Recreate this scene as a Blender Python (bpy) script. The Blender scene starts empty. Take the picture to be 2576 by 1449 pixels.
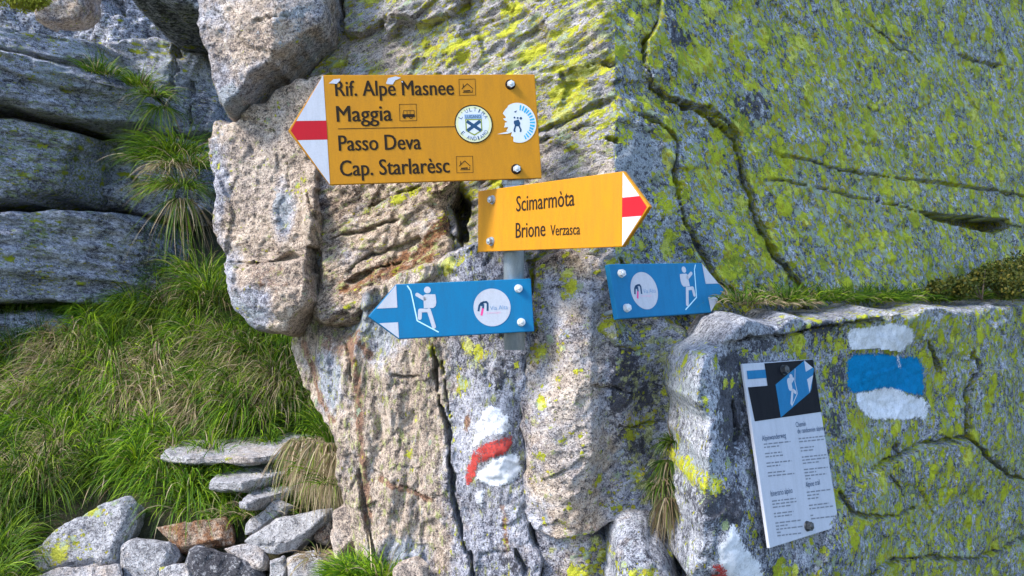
import bpy, bmesh, math, random
import numpy as np
from mathutils import Matrix, Vector

# ------------------------------------------------------------------ camera, sky, sun, exposure
scene = bpy.context.scene
COL = scene.collection
CX, CY, FOC = 1288.0, 724.5, 2143.0          # layout unit: the photograph at 2576 x 1449
cam_d = bpy.data.cameras.new('camera')
cam_d.sensor_width = 36.0
cam_d.lens = FOC / 2576.0 * 36.0
cam_d.clip_start, cam_d.clip_end = 0.05, 1000.0
cam = bpy.data.objects.new('camera', cam_d)
COL.objects.link(cam)
cam.location = (0, 0, 0)
cam.rotation_euler = (math.radians(90), 0, 0)
scene.camera = cam

SUN_DIR = Vector((-0.76, -0.42, 0.80)).normalized()      # towards the sun: left, above, behind the camera
world = bpy.data.worlds.new('World')
scene.world = world
world.use_nodes = True
wn = world.node_tree
wn.nodes.clear()
w_out = wn.nodes.new('ShaderNodeOutputWorld')
w_bg = wn.nodes.new('ShaderNodeBackground')
w_sky = wn.nodes.new('ShaderNodeTexSky')
w_sky.sky_type = 'NISHITA'
w_sky.sun_disc = False
w_sky.sun_elevation = math.asin(SUN_DIR.z)
w_sky.sun_rotation = math.atan2(SUN_DIR.x, SUN_DIR.y)
w_sky.air_density = 1.0
w_sky.dust_density = 2.5
w_sky.altitude = 1800
wn.links.new(w_sky.outputs[0], w_bg.inputs[0])
w_bg.inputs[1].default_value = 0.15
wn.links.new(w_bg.outputs[0], w_out.inputs[0])

sun_d = bpy.data.lights.new('sun', 'SUN')
sun_d.energy = 1.7
sun_d.angle = math.radians(14)
sun_d.color = (1.0, 0.93, 0.83)
sun = bpy.data.objects.new('sun', sun_d)
COL.objects.link(sun)
sun.rotation_euler = (-SUN_DIR).to_track_quat('-Z', 'Y').to_euler()
sun.location = (-3, -2, 4)

scene.view_settings.view_transform = 'Standard'
scene.view_settings.look = 'None'
scene.view_settings.exposure = 1.9
scene.view_settings.gamma = 1.0
scene.view_settings.use_curve_mapping = False
scene.cycles.use_denoising = True
scene.cycles.max_bounces = 4

# ------------------------------------------------------------------ helpers
random.seed(7)
rng = np.random.default_rng(11)


def P(px, py, Y):
    return Vector(((px - CX) / FOC * Y, Y, -(py - CY) / FOC * Y))


_T = rng.random((64, 256, 256)).astype(np.float32)


def vnoise(x, y, seed=0):
    t = _T[seed % 64]
    xf, yf = np.floor(x), np.floor(y)
    fx, fy = x - xf, y - yf
    xi, yi = xf.astype(np.int64) & 255, yf.astype(np.int64) & 255
    x1, y1 = (xi + 1) & 255, (yi + 1) & 255
    fx = fx * fx * fx * (fx * (fx * 6 - 15) + 10)
    fy = fy * fy * fy * (fy * (fy * 6 - 15) + 10)
    a, b, c, d = t[xi, yi], t[x1, yi], t[xi, y1], t[x1, y1]
    return ((a * (1 - fx) + b * fx) * (1 - fy) + (c * (1 - fx) + d * fx) * fy) * 2 - 1


def fbm(x, y, octv=5, seed=0, gain=0.5):
    s, a = 0, 1.0
    ca, sa = 0.8, 0.6
    for i in range(octv):
        s = s + a * vnoise(x + 17.3 * i, y - 9.1 * i, seed + i)
        x, y = (ca * x - sa * y) * 2.03, (sa * x + ca * y) * 2.03
        a *= gain
    return s


def facets(x, y, seed=0, tilt=1.0):
    """broken blocky relief: cells of a voronoi diagram, each its own tilted plane"""
    xf, yf = np.floor(x), np.floor(y)
    best = np.full(x.shape, 9e9)
    val = np.zeros(x.shape)
    edge = np.full(x.shape, 9e9)
    t = _T
    for i in (-1, 0, 1):
        for j in (-1, 0, 1):
            xi, yi = (xf + i).astype(np.int64) & 255, (yf + j).astype(np.int64) & 255
            cx = xf + i + t[(seed) % 64][xi, yi]
            cy = yf + j + t[(seed + 1) % 64][xi, yi]
            dx, dy = x - cx, y - cy
            d = dx * dx + dy * dy
            h = (t[(seed + 2) % 64][xi, yi] - .5) + tilt * ((t[(seed + 3) % 64][xi, yi] - .5) * dx + (t[(seed + 4) % 64][xi, yi] - .5) * dy)
            m = d < best
            edge = np.where(m, best, np.minimum(edge, d))
            val = np.where(m, h, val)
            best = np.where(m, d, best)
    return val, np.sqrt(edge) - np.sqrt(best)


def sstep(a, b, x):
    t = np.clip((x - a) / (b - a), 0, 1)
    return t * t * (3 - 2 * t)


def seg_dist(x, y, pts, closed=False):
    pts = np.asarray(pts, float)
    n = len(pts)
    best = np.full(x.shape, 9e9)
    nx, ny = np.zeros(x.shape), np.zeros(x.shape)
    tt = np.zeros(x.shape)
    m = n if closed else n - 1
    for i in range(m):
        a, b = pts[i], pts[(i + 1) % n]
        ex, ey = b - a
        L = ex * ex + ey * ey + 1e-12
        t = np.clip(((x - a[0]) * ex + (y - a[1]) * ey) / L, 0, 1)
        qx, qy = a[0] + t * ex, a[1] + t * ey
        d = (x - qx) ** 2 + (y - qy) ** 2
        k = d < best
        best = np.where(k, d, best)
        nx, ny = np.where(k, qx, nx), np.where(k, qy, ny)
        tt = np.where(k, (i + t) / m, tt)
    return np.sqrt(best), nx, ny, tt


def inside(x, y, pts):
    pts = np.asarray(pts, float)
    r = np.zeros(x.shape, bool)
    n = len(pts)
    for i in range(n):
        x0, y0 = pts[i]
        x1, y1 = pts[(i + 1) % n]
        if y0 == y1:
            continue
        c = ((y0 > y) != (y1 > y)) & (x < (x1 - x0) * (y - y0) / (y1 - y0) + x0)
        r ^= c
    return r


def sdf(x, y, pts):
    d, nx, ny, _ = seg_dist(x, y, pts, True)
    s = inside(x, y, pts)
    return np.where(s, d, -d), nx, ny


def chaikin(pts, it=1):
    pts = np.asarray(pts, float)
    for _ in range(it):
        nx = np.roll(pts, -1, 0)
        q = np.empty((2 * len(pts), 2))
        q[0::2] = pts * .8 + nx * .2
        q[1::2] = pts * .2 + nx * .8
        pts = q
    return pts


def blob(px, py, cx, cy, rx, ry=None, ang=0):
    ry = rx if ry is None else ry
    a = math.radians(ang)
    dx, dy = px - cx, py - cy
    u, v = dx * math.cos(a) + dy * math.sin(a), -dx * math.sin(a) + dy * math.cos(a)
    return np.clip(1.35 - np.sqrt((u / rx) ** 2 + (v / ry) ** 2), 0, 1) / 1.0


def along(px, py, pts, w):
    d, _, _, _ = seg_dist(px, py, pts)
    return np.clip(1.3 - d / w, 0, 1)


def tag(o, label=None, cat=None, group=None, kind=None):
    if label:
        o['label'] = label
    if cat:
        o['category'] = cat
    if group:
        o['group'] = group
    if kind:
        o['kind'] = kind
    return o


def link(name, me, mat=None, parent=None):
    o = bpy.data.objects.new(name, me)
    COL.objects.link(o)
    if mat is not None:
        me.materials.append(mat)
    if parent is not None:
        o.parent = parent
    return o


def mesh_np(name, verts, faces, smooth=True):
    me = bpy.data.meshes.new(name)
    v = np.asarray(verts, np.float32)
    f = np.asarray(faces, np.int32)
    k = f.shape[1]
    me.vertices.add(len(v))
    me.vertices.foreach_set('co', v.ravel())
    me.loops.add(f.size)
    me.loops.foreach_set('vertex_index', f.ravel())
    me.polygons.add(len(f))
    me.polygons.foreach_set('loop_start', np.arange(0, f.size, k, dtype=np.int32))
    me.polygons.foreach_set('loop_total', np.full(len(f), k, np.int32))
    me.polygons.foreach_set('use_smooth', np.full(len(f), smooth, bool))
    me.update(calc_edges=True)
    me.validate()
    return me


def set_col(me, name, arr):
    a = me.color_attributes.new(name, 'FLOAT_COLOR', 'POINT')
    a.data.foreach_set('color', np.asarray(arr, np.float32).ravel())


# ------------------------------------------------------------------ node helper
class NT:
    def __init__(self, name):
        self.m = bpy.data.materials.new(name)
        self.m.use_nodes = True
        self.t = self.m.node_tree
        self.b = self.t.nodes['Principled BSDF']
        self.out = self.t.nodes['Material Output']

    def n(self, typ, **kw):
        nd = self.t.nodes.new(typ)
        for k, v in kw.items():
            setattr(nd, k, v)
        return nd

    def set(self, sock, v):
        if isinstance(v, bpy.types.NodeSocket):
            self.t.links.new(v, sock)
        else:
            sock.default_value = v

    def noise(self, vec, scale, detail=5, rough=.6, dist=0.0):
        nd = self.n('ShaderNodeTexNoise')
        self.set(nd.inputs['Vector'], vec)
        for k, v in (('Scale', scale), ('Detail', detail), ('Roughness', rough), ('Distortion', dist)):
            nd.inputs[k].default_value = v
        return nd.outputs[0]

    def math(self, op, a, b=0.0, clamp=False):
        nd = self.n('ShaderNodeMath', operation=op, use_clamp=clamp)
        self.set(nd.inputs[0], a)
        self.set(nd.inputs[1], b)
        return nd.outputs[0]

    def rng(self, v, a, b, c=0.0, d=1.0):
        nd = self.n('ShaderNodeMapRange', interpolation_type='SMOOTHSTEP')
        self.set(nd.inputs[0], v)
        for i, q in enumerate((a, b, c, d)):
            nd.inputs[i + 1].default_value = q
        return nd.outputs[0]

    def mix(self, f, a, b, blend='MIX'):
        nd = self.n('ShaderNodeMix', data_type='RGBA', blend_type=blend)
        self.set(nd.inputs['Factor'], f)
        self.set(nd.inputs[6], a if isinstance(a, bpy.types.NodeSocket) else (*a, 1))
        self.set(nd.inputs[7], b if isinstance(b, bpy.types.NodeSocket) else (*b, 1))
        return nd.outputs[2]

    def ramp(self, f, stops):
        nd = self.n('ShaderNodeValToRGB')
        e = nd.color_ramp.elements
        while len(e) < len(stops):
            e.new(0.5)
        for i, (p, c) in enumerate(stops):
            e[i].position = p
            e[i].color = (*c, 1)
        self.set(nd.inputs[0], f)
        return nd.outputs[0]

    def bump(self, h, strength, dist, normal=None):
        nd = self.n('ShaderNodeBump')
        nd.inputs['Strength'].default_value = strength
        nd.inputs['Distance'].default_value = dist
        self.set(nd.inputs['Height'], h)
        if normal is not None:
            self.set(nd.inputs['Normal'], normal)
        return nd.outputs[0]


def rock_material(name, grey, tan, yellow, olive, rot=(0, 0, 0), stretch=(1, 1, 1), lsc=1.0, spk=.78):
    """grey/tan: three stops each; zone attr: r warm stone, g yellow lichen, b dark lichen, a rust; zone2: r olive lichen, g pale lichen, b bleached"""
    t = NT(name)
    tc = t.n('ShaderNodeTexCoord').outputs['Object']
    mp = t.n('ShaderNodeMapping', vector_type='TEXTURE')
    t.set(mp.inputs[0], tc)
    mp.inputs['Rotation'].default_value = [math.radians(a) for a in rot]
    mp.inputs['Scale'].default_value = stretch
    ml = mp.outputs[0]
    za = t.n('ShaderNodeAttribute', attribute_name='zone')
    zs = t.n('ShaderNodeSeparateColor')
    t.set(zs.inputs[0], za.outputs['Color'])
    zb = t.n('ShaderNodeAttribute', attribute_name='zone2')
    zt = t.n('ShaderNodeSeparateColor')
    t.set(zt.inputs[0], zb.outputs['Color'])
    warm, yel, drk, rst = zs.outputs[0], zs.outputs[1], zs.outputs[2], za.outputs['Alpha']
    olv, pal, blc = zt.outputs[0], zt.outputs[1], zt.outputs[2]

    def cover(noise, z, gain=0.62, soft=0.04):
        v = t.math('ADD', noise, t.math('MULTIPLY', t.math('SUBTRACT', z, 0.5), gain))
        return t.rng(v, .5 - soft, .5 + soft)
    nL = t.noise(tc, 7, 4, .6)
    nM = t.noise(ml, 55, 5, .7)
    nF = t.noise(tc, 240, 3, .7)
    nV = t.noise(tc, 600, 2, .6)
    mix_f = t.math('ADD', t.math('MULTIPLY', nM, .5), t.math('MULTIPLY', nF, .5))
    mix_f = t.math('ADD', mix_f, t.math('MULTIPLY', t.math('SUBTRACT', nL, .5), .35))
    g = t.ramp(mix_f, [(.39, grey[0]), (.5, grey[1]), (.61, grey[2])])
    w = t.ramp(mix_f, [(.39, tan[0]), (.5, tan[1]), (.61, tan[2])])
    c = t.mix(cover(t.noise(tc, 11, 5, .68), warm, .8, .16), g, w)
    c = t.mix(cover(t.noise(tc, 26, 5, .7), rst, .8, .1), c, t.ramp(nF, [(.35, (.12, .05, .025)), (.55, (.36, .165, .075)), (.7, (.55, .34, .18))]))
    pale_n = t.noise(ml, 24 * lsc, 5, .66)
    c = t.mix(t.math('MULTIPLY', cover(pale_n, pal, .75, .035), .85), c, t.ramp(nF, [(.35, (.26, .30, .34)), (.6, (.47, .51, .55))]))
    c = t.mix(t.math('MULTIPLY', blc, .7), c, t.ramp(nF, [(.35, (.40, .38, .38)), (.6, (.64, .62, .62))]))
    dk_n = t.noise(tc, 48 * lsc, 5, .74)
    dk = cover(dk_n, drk, .62, .05)
    c = t.mix(t.math('MULTIPLY', dk, .86), c, t.ramp(nV, [(.4, (.022, .022, .03)), (.65, (.085, .082, .10))]))
    sp = t.math('MULTIPLY', t.rng(t.math('ADD', t.math('MULTIPLY', t.noise(ml, 125, 3, .7), .6), t.math('MULTIPLY', t.noise(tc, 330, 2, .6), .4)), .537, .585), spk)
    c = t.mix(sp, c, (.03, .028, .034))
    ol_n = t.noise(ml, 38 * lsc, 5, .74)
    ol = cover(ol_n, olv, .5, .04)
    c = t.mix(t.math('MULTIPLY', ol, .9), c, t.ramp(t.math('ADD', t.math('MULTIPLY', nF, .6), t.math('MULTIPLY', nM, .4)), [(.38, olive[0]), (.5, olive[1]), (.62, olive[2])]))
    dn = t.n('ShaderNodeTexNoise')
    t.set(dn.inputs['Vector'], tc)
    dn.inputs['Scale'].default_value = 95
    dn.inputs['Detail'].default_value = 4
    dn.inputs['Roughness'].default_value = .75
    off = t.n('ShaderNodeVectorMath', operation='SUBTRACT')
    t.set(off.inputs[0], dn.outputs['Color'])
    off.inputs[1].default_value = (.5, .5, .5)
    gate = t.noise(tc, 13, 4, .6)
    zed = t.math('ADD', yel, t.math('MULTIPLY', t.math('SUBTRACT', gate, .5), 1.0))
    ye = None
    for k, (sc, warp, w8) in enumerate(((15 * lsc, .060 / lsc, .8), (33 * lsc, .034 / lsc, 1.0), (80 * lsc, .016 / lsc, 1.1))):
        wv = t.n('ShaderNodeVectorMath', operation='MULTIPLY_ADD')
        t.set(wv.inputs[0], off.outputs[0])
        wv.inputs[1].default_value = (warp, warp, warp)
        t.set(wv.inputs[2], ml)
        vo = t.n('ShaderNodeTexVoronoi')
        t.set(vo.inputs['Vector'], wv.outputs[0])
        vo.inputs['Scale'].default_value = sc
        vc = t.n('ShaderNodeSeparateColor')
        t.set(vc.inputs[0], vo.outputs['Color'])
        here = t.math('GREATER_THAN', t.math('MULTIPLY', t.math('SUBTRACT', zed, .10), 1.25 * w8), vc.outputs[1])
        rad = t.math('MULTIPLY', t.math('ADD', .22, t.math('MULTIPLY', vc.outputs[0], .42)), t.math('ADD', .62, t.math('MULTIPLY', zed, .6)))
        edge = t.math('SUBTRACT', t.math('ADD', rad, t.math('MULTIPLY', t.math('SUBTRACT', nF, .5), .9)), vo.outputs['Distance'])
        m = t.math('MULTIPLY', t.rng(edge, -.02, .05), here)
        shade = vc.outputs[2]
        tint = t.ramp(shade, [(.0, yellow[0]), (.45, yellow[1]), (.75, yellow[1]), (1.0, yellow[2])])
        if k == 1:
            tint = t.mix(t.rng(shade, .55, .6), (.50, .58, .40), tint)
        if k == 2:
            tint = t.mix(t.rng(shade, .6, .65), tint, (.58, .50, .05))
        dark = t.ramp(nV, [(.36, (.55, .55, .5)), (.56, (1, 1, 1))])
        c = t.mix(m, c, t.mix(1.0, tint, dark, 'MULTIPLY'))
        ye = m if ye is None else t.math('MAXIMUM', ye, m)
    t.set(t.b.inputs['Base Color'], c)
    t.b.inputs['Roughness'].default_value = .88
    t.b.inputs['Specular IOR Level'].default_value = .25
    h = t.math('ADD', t.math('MULTIPLY', nM, .8), t.math('MULTIPLY', nF, .6))
    h = t.math('ADD', h, t.math('MULTIPLY', t.math('ADD', ye, ol), .14))
    t.set(t.b.inputs['Normal'], t.bump(h, 1.0, .018))
    return t.m


GREY = ((.06, .06, .085), (.41, .41, .475), (.76, .75, .81))
TAN = ((.10, .066, .048), (.58, .435, .32), (.88, .73, .58))
YEL = ((.40, .42, .03), (.70, .71, .06), (.84, .84, .36))
OLI = ((.06, .09, .04), (.25, .31, .10), (.48, .53, .24))
OLF = ((.18, .19, .07), (.48, .49, .18), (.76, .75, .42))
M_FRONT = rock_material('rock_weathered_warm', GREY, TAN, YEL, OLF, (0, -22, 0), (1.7, 1, .62))
M_BOULD = rock_material('rock_weathered_boulder', GREY, TAN, YEL, OLF, (0, -8, 0), (1.15, 1, .9))
M_PILL = rock_material('rock_ribbed_pillar', GREY, TAN, YEL, OLF, (0, 4, 0), (.62, 1, 1.6))
M_FACE = rock_material('rock_lichen_face', ((.05, .055, .075), (.42, .46, .53), (.80, .83, .88)), TAN, ((.34, .42, .05), (.68, .73, .04), (.90, .90, .22)), ((.06, .10, .05), (.26, .35, .14), (.54, .62, .34)), (0, 42, 0), (1.35, 1, .8), 1.0)
M_BLOCK = rock_material('rock_lichen_block', ((.05, .053, .07), (.42, .435, .50), (.78, .79, .84)), TAN, ((.38, .42, .03), (.66, .70, .03), (.84, .85, .14)), OLI, (0, 0, 0), (.85, 1, 1.15), 1.15)
M_SLAB = rock_material('rock_bluish_slab', ((.035, .038, .055), (.43, .44, .51), (.82, .82, .88)), TAN, ((.22, .26, .015), (.46, .50, .03), (.64, .66, .12)), OLI, (0, 10, 0), (2.2, 1, .55))
M_STONE = rock_material('loose_stone', ((.12, .12, .135), (.50, .49, .51), (.80, .79, .80)), TAN, ((.30, .32, .03), (.60, .61, .08), (.74, .74, .22)), OLI, (0, 0, 0), (1, 1, 1))


# ------------------------------------------------------------------ rock builder
class Plane:
    """vertical sheet y = Y0 + s*(x-x0) (slope sl left of x0, sr right of it); knows how to put a photo point on itself"""

    def __init__(self, px0, Y0, sl, sr=None):
        self.Y0, self.sl, self.sr = Y0, sl, sl if sr is None else sr
        self.x0 = (px0 - CX) / FOC * Y0

    def y(self, x):
        d = x - self.x0
        return self.Y0 + np.where(d < 0, self.sl, self.sr) * d

    def on(self, px, py):
        u = (np.asarray(px, float) - CX) / FOC
        v = -(np.asarray(py, float) - CY) / FOC
        s = np.where(u < self.x0 / self.Y0, self.sl, self.sr)
        Y = (self.Y0 - s * self.x0) / (1 - s * u)
        return u * Y, v * Y, Y


ROCKS = {}


def rock(name, label, poly, plane, mat, res=.005, R=.06, D=.35, relief=None, feats=(), zone=None, seed=0, edge=.012, smooth=1,
         cat='rock', group=None, close=False, parent=None, chis=.42, horiz=None, calm=()):
    pl = chaikin(poly, smooth) if smooth else np.asarray(poly, float)
    if horiz is None:
        X, Z, _ = plane.on(pl[:, 0], pl[:, 1])
    else:
        Z = horiz * FOC / -(pl[:, 1] - CY)
        X = (pl[:, 0] - CX) / FOC * Z
    pg = np.c_[X, Z]
    x0, z0 = pg.min(0) - 2 * res
    x1, z1 = pg.max(0) + 2 * res
    gx = np.arange(x0, x1, res)
    gz = np.arange(z0, z1, res)
    x, z = np.meshgrid(gx, gz, indexing='ij')
    d, nx, nz = sdf(x, z, pg)
    en = edge * fbm(x * 14, z * 14, 4, seed + 3)
    dd = d + en
    if horiz is None:
        y = plane.y(x)
        px = CX + FOC * x / y
        py = CY - FOC * z / y
    else:
        y = np.zeros(x.shape)
        px = CX + FOC * x / z
        py = CY - FOC * horiz / z
    y0 = y.copy()
    if relief is not None:
        y = y + relief(x, z, px, py)
    wx, wz = x + .02 * fbm(x * 12, z * 12, 3, seed + 4), z + .02 * fbm(x * 12 + 5, z * 12, 3, seed + 6)
    hush = np.ones(x.shape)
    for cb in calm:
        hush = hush * (1 - .85 * blob(px, py, *cb))
    y = y + hush * chis * (.020 * facets(wx * 11, wz * 13, seed + 15, 1.3)[0] + .010 * facets(wx * 26, wz * 30, seed + 17, 1.3)[0] + .0022 * facets(wx * 55, wz * 60, seed + 19, 1.2)[0])
    for f in feats:
        y = y + f(px, py, x, z)
    Rl = R * np.clip(1 + .6 * fbm(x * 4, z * 4, 2, seed + 9) + .4 * facets(x * 7, z * 7, seed + 12, .3)[0], .3, 2.5)
    q = np.clip(dd / Rl, 0, 1)
    back = D * (1 - np.sqrt(np.clip(1 - (1 - q) ** 2.4, 0, 1)))
    y = y + back
    ins = dd > 0
    cell = ins[:-1, :-1] | ins[1:, :-1] | ins[:-1, 1:] | ins[1:, 1:]
    used = np.zeros(x.shape, bool)
    used[:-1, :-1] |= cell
    used[1:, :-1] |= cell
    used[:-1, 1:] |= cell
    used[1:, 1:] |= cell
    outv = used & ~ins
    # pull rim vertices onto the outline
    ux, uz = x - nx, z - nz
    L = np.sqrt(ux * ux + uz * uz) + 1e-9
    sg = np.where(d > 0, 1, -1)
    xx = np.where(outv, x - sg * ux / L * dd, x)
    zz = np.where(outv, z - sg * uz / L * dd, z)
    yy = np.where(outv, y0 + D + .03, y)
    idx = np.full(x.shape, -1)
    idx[used] = np.arange(used.sum())
    ci, cj = np.nonzero(cell)
    faces = np.c_[idx[ci, cj], idx[ci + 1, cj], idx[ci + 1, cj + 1], idx[ci, cj + 1]]
    org = np.array([(x0 + x1) / 2, float(np.median(yy[used])), z0])
    V = np.c_[xx[used], yy[used], zz[used]]
    if horiz is not None:
        V = np.c_[xx[used], zz[used] + .8 * np.clip(yy[used], 0, None), horiz - yy[used]]
        org = np.array([(x0 + x1) / 2, (z0 + z1) / 2, horiz])
        faces = faces[:, ::-1]
    me = mesh_np(name, V - org, faces)
    zn = np.zeros((used.sum(), 4), np.float32)
    zn2 = np.zeros((used.sum(), 4), np.float32)
    zz_ = dict(tan=.3, yel=.25, drk=.25, rust=0., olv=.25, pal=.15, blc=0.)
    fld = {k: np.full(x.shape, v, float) for k, v in zz_.items()}
    if zone is not None:
        zone(fld, px, py, x, z)
    for i, k in enumerate(('tan', 'yel', 'drk', 'rust')):
        zn[:, i] = np.clip(fld[k][used], 0, 1.2)
    for i, k in enumerate(('olv', 'pal', 'blc')):
        zn2[:, i] = np.clip(fld[k][used], 0, 1.2)
    zn2[:, 3] = 1
    set_col(me, 'zone', zn)
    set_col(me, 'zone2', zn2)
    if close:
        bm = bmesh.new()
        bm.from_mesh(me)
        be = [e for e in bm.edges if e.is_boundary]
        bmesh.ops.holes_fill(bm, edges=be, sides=0)
        bm.to_mesh(me)
        bm.free()
    o = link(name, me, mat, parent)
    o.location = org
    if parent is None:
        tag(o, label, cat, group)
    ROCKS[label] = dict(gx=gx, gz=gz, y=y, plane=plane, px=px, py=py)
    return o


def rotvec(rx, ry, rz):
    v = Vector((math.radians(rx), math.radians(ry), math.radians(rz)))
    return Matrix.Rotation(v.length, 3, v.normalized())


# relief features in metres, laid out along traced lines
def crack(pts, w, depth, jit=5, seed=0):
    pts = np.asarray(pts, float)

    lo, hi = pts.min(0) - 60, pts.max(0) + 60

    def f(px, py, x, z):
        res = np.zeros(px.shape)
        k = (px > lo[0]) & (px < hi[0]) & (py > lo[1]) & (py < hi[1])
        if not k.any():
            return res
        px, py, x, z = px[k], py[k], x[k], z[k]
        j = jit * (1.6 * facets(x * 18, z * 18, seed + 21, .8)[0] + .5 * fbm(x * 30, z * 30, 3, seed + 21))
        j2 = jit * (1.6 * facets(x * 18 + 9, z * 18 + 4, seed + 23, .8)[0] + .5 * fbm(x * 30 + 9, z * 30, 3, seed + 23))
        d, _, _, t = seg_dist(px + j, py + j2, pts)
        taper = np.clip(np.minimum(t, 1 - t) * 8 + .35, 0, 1)
        ww = (.55 if w < 12 else 1.0) * w * taper * np.clip(1 + .9 * fbm(x * 14, z * 14, 3, seed + 5), .25, 2)
        res[k] = depth * taper * np.clip(1.5 - d / np.maximum(ww, .5), 0, 1) ** .6
        return res
    return f


def proud(poly, h, soft=8, jit=6, seed=0):
    poly = np.asarray(poly, float)

    def f(px, py, x, z):
        s, _, _ = sdf(px + jit * (facets(x * 14, z * 14, seed + 31, .8)[0] + .5 * fbm(x * 25, z * 25, 3, seed + 31)), py + jit * (facets(x * 14 + 5, z * 14, seed + 33, .8)[0] + .5 * fbm(x * 25 + 5, z * 25, 3, seed + 33)), poly)
        return -h * sstep(-soft * .35, soft * .35, s)
    return f


def fold(a, b, k, soft=.02):
    """right of the line a->b (as seen) the surface turns away with slope k"""
    a, b = np.asarray(a, float), np.asarray(b, float)

    def f(px, py, x, z):
        e = (b - a) / np.linalg.norm(b - a)
        s = (px - a[0]) * (-e[1]) + (py - a[1]) * e[0]       # >0 on the right hand when walking a->b with y down
        m = s / FOC * 2.3
        return k * (np.sqrt(m * m + soft * soft) + m - soft) * .5
    return f


def bump_at(cx, cy, rx, ry, h, ang=0):
    def f(px, py, x, z):
        b = blob(px, py, cx, cy, rx, ry, ang)
        return -h * b * b * (3 - 2 * b)
    return f


def strata(x, z, ang, along_s, across_s, seed, octv=5):
    a = math.radians(ang)
    u, v = x * math.cos(a) + z * math.sin(a), -x * math.sin(a) + z * math.cos(a)
    w = .02 * fbm(x * 5, z * 5, 3, seed + 40)
    return fbm(u * along_s, (v + w) * across_s, octv, seed)


# ------------------------------------------------------------------ ground
def ground_z(x, y):
    x, y = np.asarray(x, float), np.asarray(y, float)
    base = -.97 + .65 * np.clip(y - 2.95, 0, 2.2)
    base = base + .05 * fbm(x * 1.9 + 3, y * 1.9, 4, 50) * sstep(2.6, 3.2, y)
    base = base - .10 * sstep(-1.25, -.8, x) * sstep(3.0, 3.6, y)
    base = base - .9 * sstep(.2, 1.0, x) * sstep(6.0, 4.5, y)
    base = base + .85 * np.clip(y - 6.0, 0, 60)          # the mountainside goes on behind the rocks
    return base


def ground_hit(px, py):
    u, v = (px - CX) / FOC, -(py - CY) / FOC
    ys = np.linspace(2.0, 5.4, 400)
    g = ground_z(u * ys, ys) - v * ys
    i = np.argmax(g > 0)
    Y = ys[i] if g[i] > 0 else 5.4
    return u * Y, Y, v * Y


def ground_material():
    t = NT('soil_and_litter')
    tc = t.n('ShaderNodeTexCoord').outputs['Object']
    n1, n2 = t.noise(tc, 12, 7, .65), t.noise(tc, 140, 5, .7)
    c = t.ramp(t.math('ADD', t.math('MULTIPLY', n1, .5), t.math('MULTIPLY', n2, .5)), [(.36, (.018, .018, .008)), (.5, (.05, .05, .018)), (.66, (.13, .11, .06))])
    t.set(t.b.inputs['Base Color'], c)
    t.b.inputs['Roughness'].default_value = .95
    t.set(t.b.inputs['Normal'], t.bump(n2, 1, .02))
    return t.m


M_SOIL = ground_material()
# one sheet: fine where it is seen, coarse out to the horizon
ax = np.concatenate([np.array([-400, -120, -40, -15, -8, -5]), np.arange(-4, 1.0, .035), np.array([1.2, 2, 4, 8, 15, 40, 120, 400])])
ay = np.concatenate([np.array([-400, -120, -40, -15, -8, -3, 0, 1.5]), np.arange(2.0, 5.6, .035), np.array([6, 7, 8, 10, 15, 25, 40, 66, 120, 400])])
gx_, gy_ = np.meshgrid(ax, ay, indexing='ij')
gz_ = ground_z(gx_, gy_)
gi = np.arange(gx_.size).reshape(gx_.shape)
o = link('ground', mesh_np('ground', np.c_[gx_.ravel(), gy_.ravel(), gz_.ravel()],
         np.c_[gi[:-1, :-1].ravel(), gi[1:, :-1].ravel(), gi[1:, 1:].ravel(), gi[:-1, 1:].ravel()]), M_SOIL)
tag(o, 'dark soil of the slope under grass and stones', kind='structure')

# ------------------------------------------------------------------ the rock masses
# --- main cliff: sunlit front facet, sharp upright corner, shaded lichen face receding to the right
PM = Plane(1548, 2.154, -.45, .75)
C_STEP = [(1700, -300), (1665, 40), (1628, 100), (1622, 160), (1640, 215), (1690, 250), (1760, 270), (1800, 310), (1855, 345),
          (1862, 390), (1880, 470), (1905, 560), (1950, 650), (2010, 720), (2060, 950), (2950, 950), (2950, -300)]


def rel_main(x, z, px, py):
    left = sstep(1556, 1538, px)
    r = (.012 + .018 * left) * fbm(x * 2.2, z * 2.2, 3, 1) + .006 * fbm(x * 11, z * 11, 4, 5)
    fv, fe = facets(x * 6 + .3 * fbm(x * 9, z * 9, 3, 6), z * 7, 8, .9)
    r = r + left * (.030 * fv + .010 * strata(x, z, 22, 5, 26, 10) + .006 * strata(x, z, 22, 20, 90, 13, 3))
    r = r + (1 - left) * (.006 * strata(x, z, -38, 4, 16, 15) + .003 * fbm(x * 40, z * 40, 3, 17))
    # relief dies out at the corner so that it stays a clean edge
    k = np.clip(np.abs(px - 1548) / 40, .12, 1) * 1.0
    return r * k + .06 * z


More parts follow.
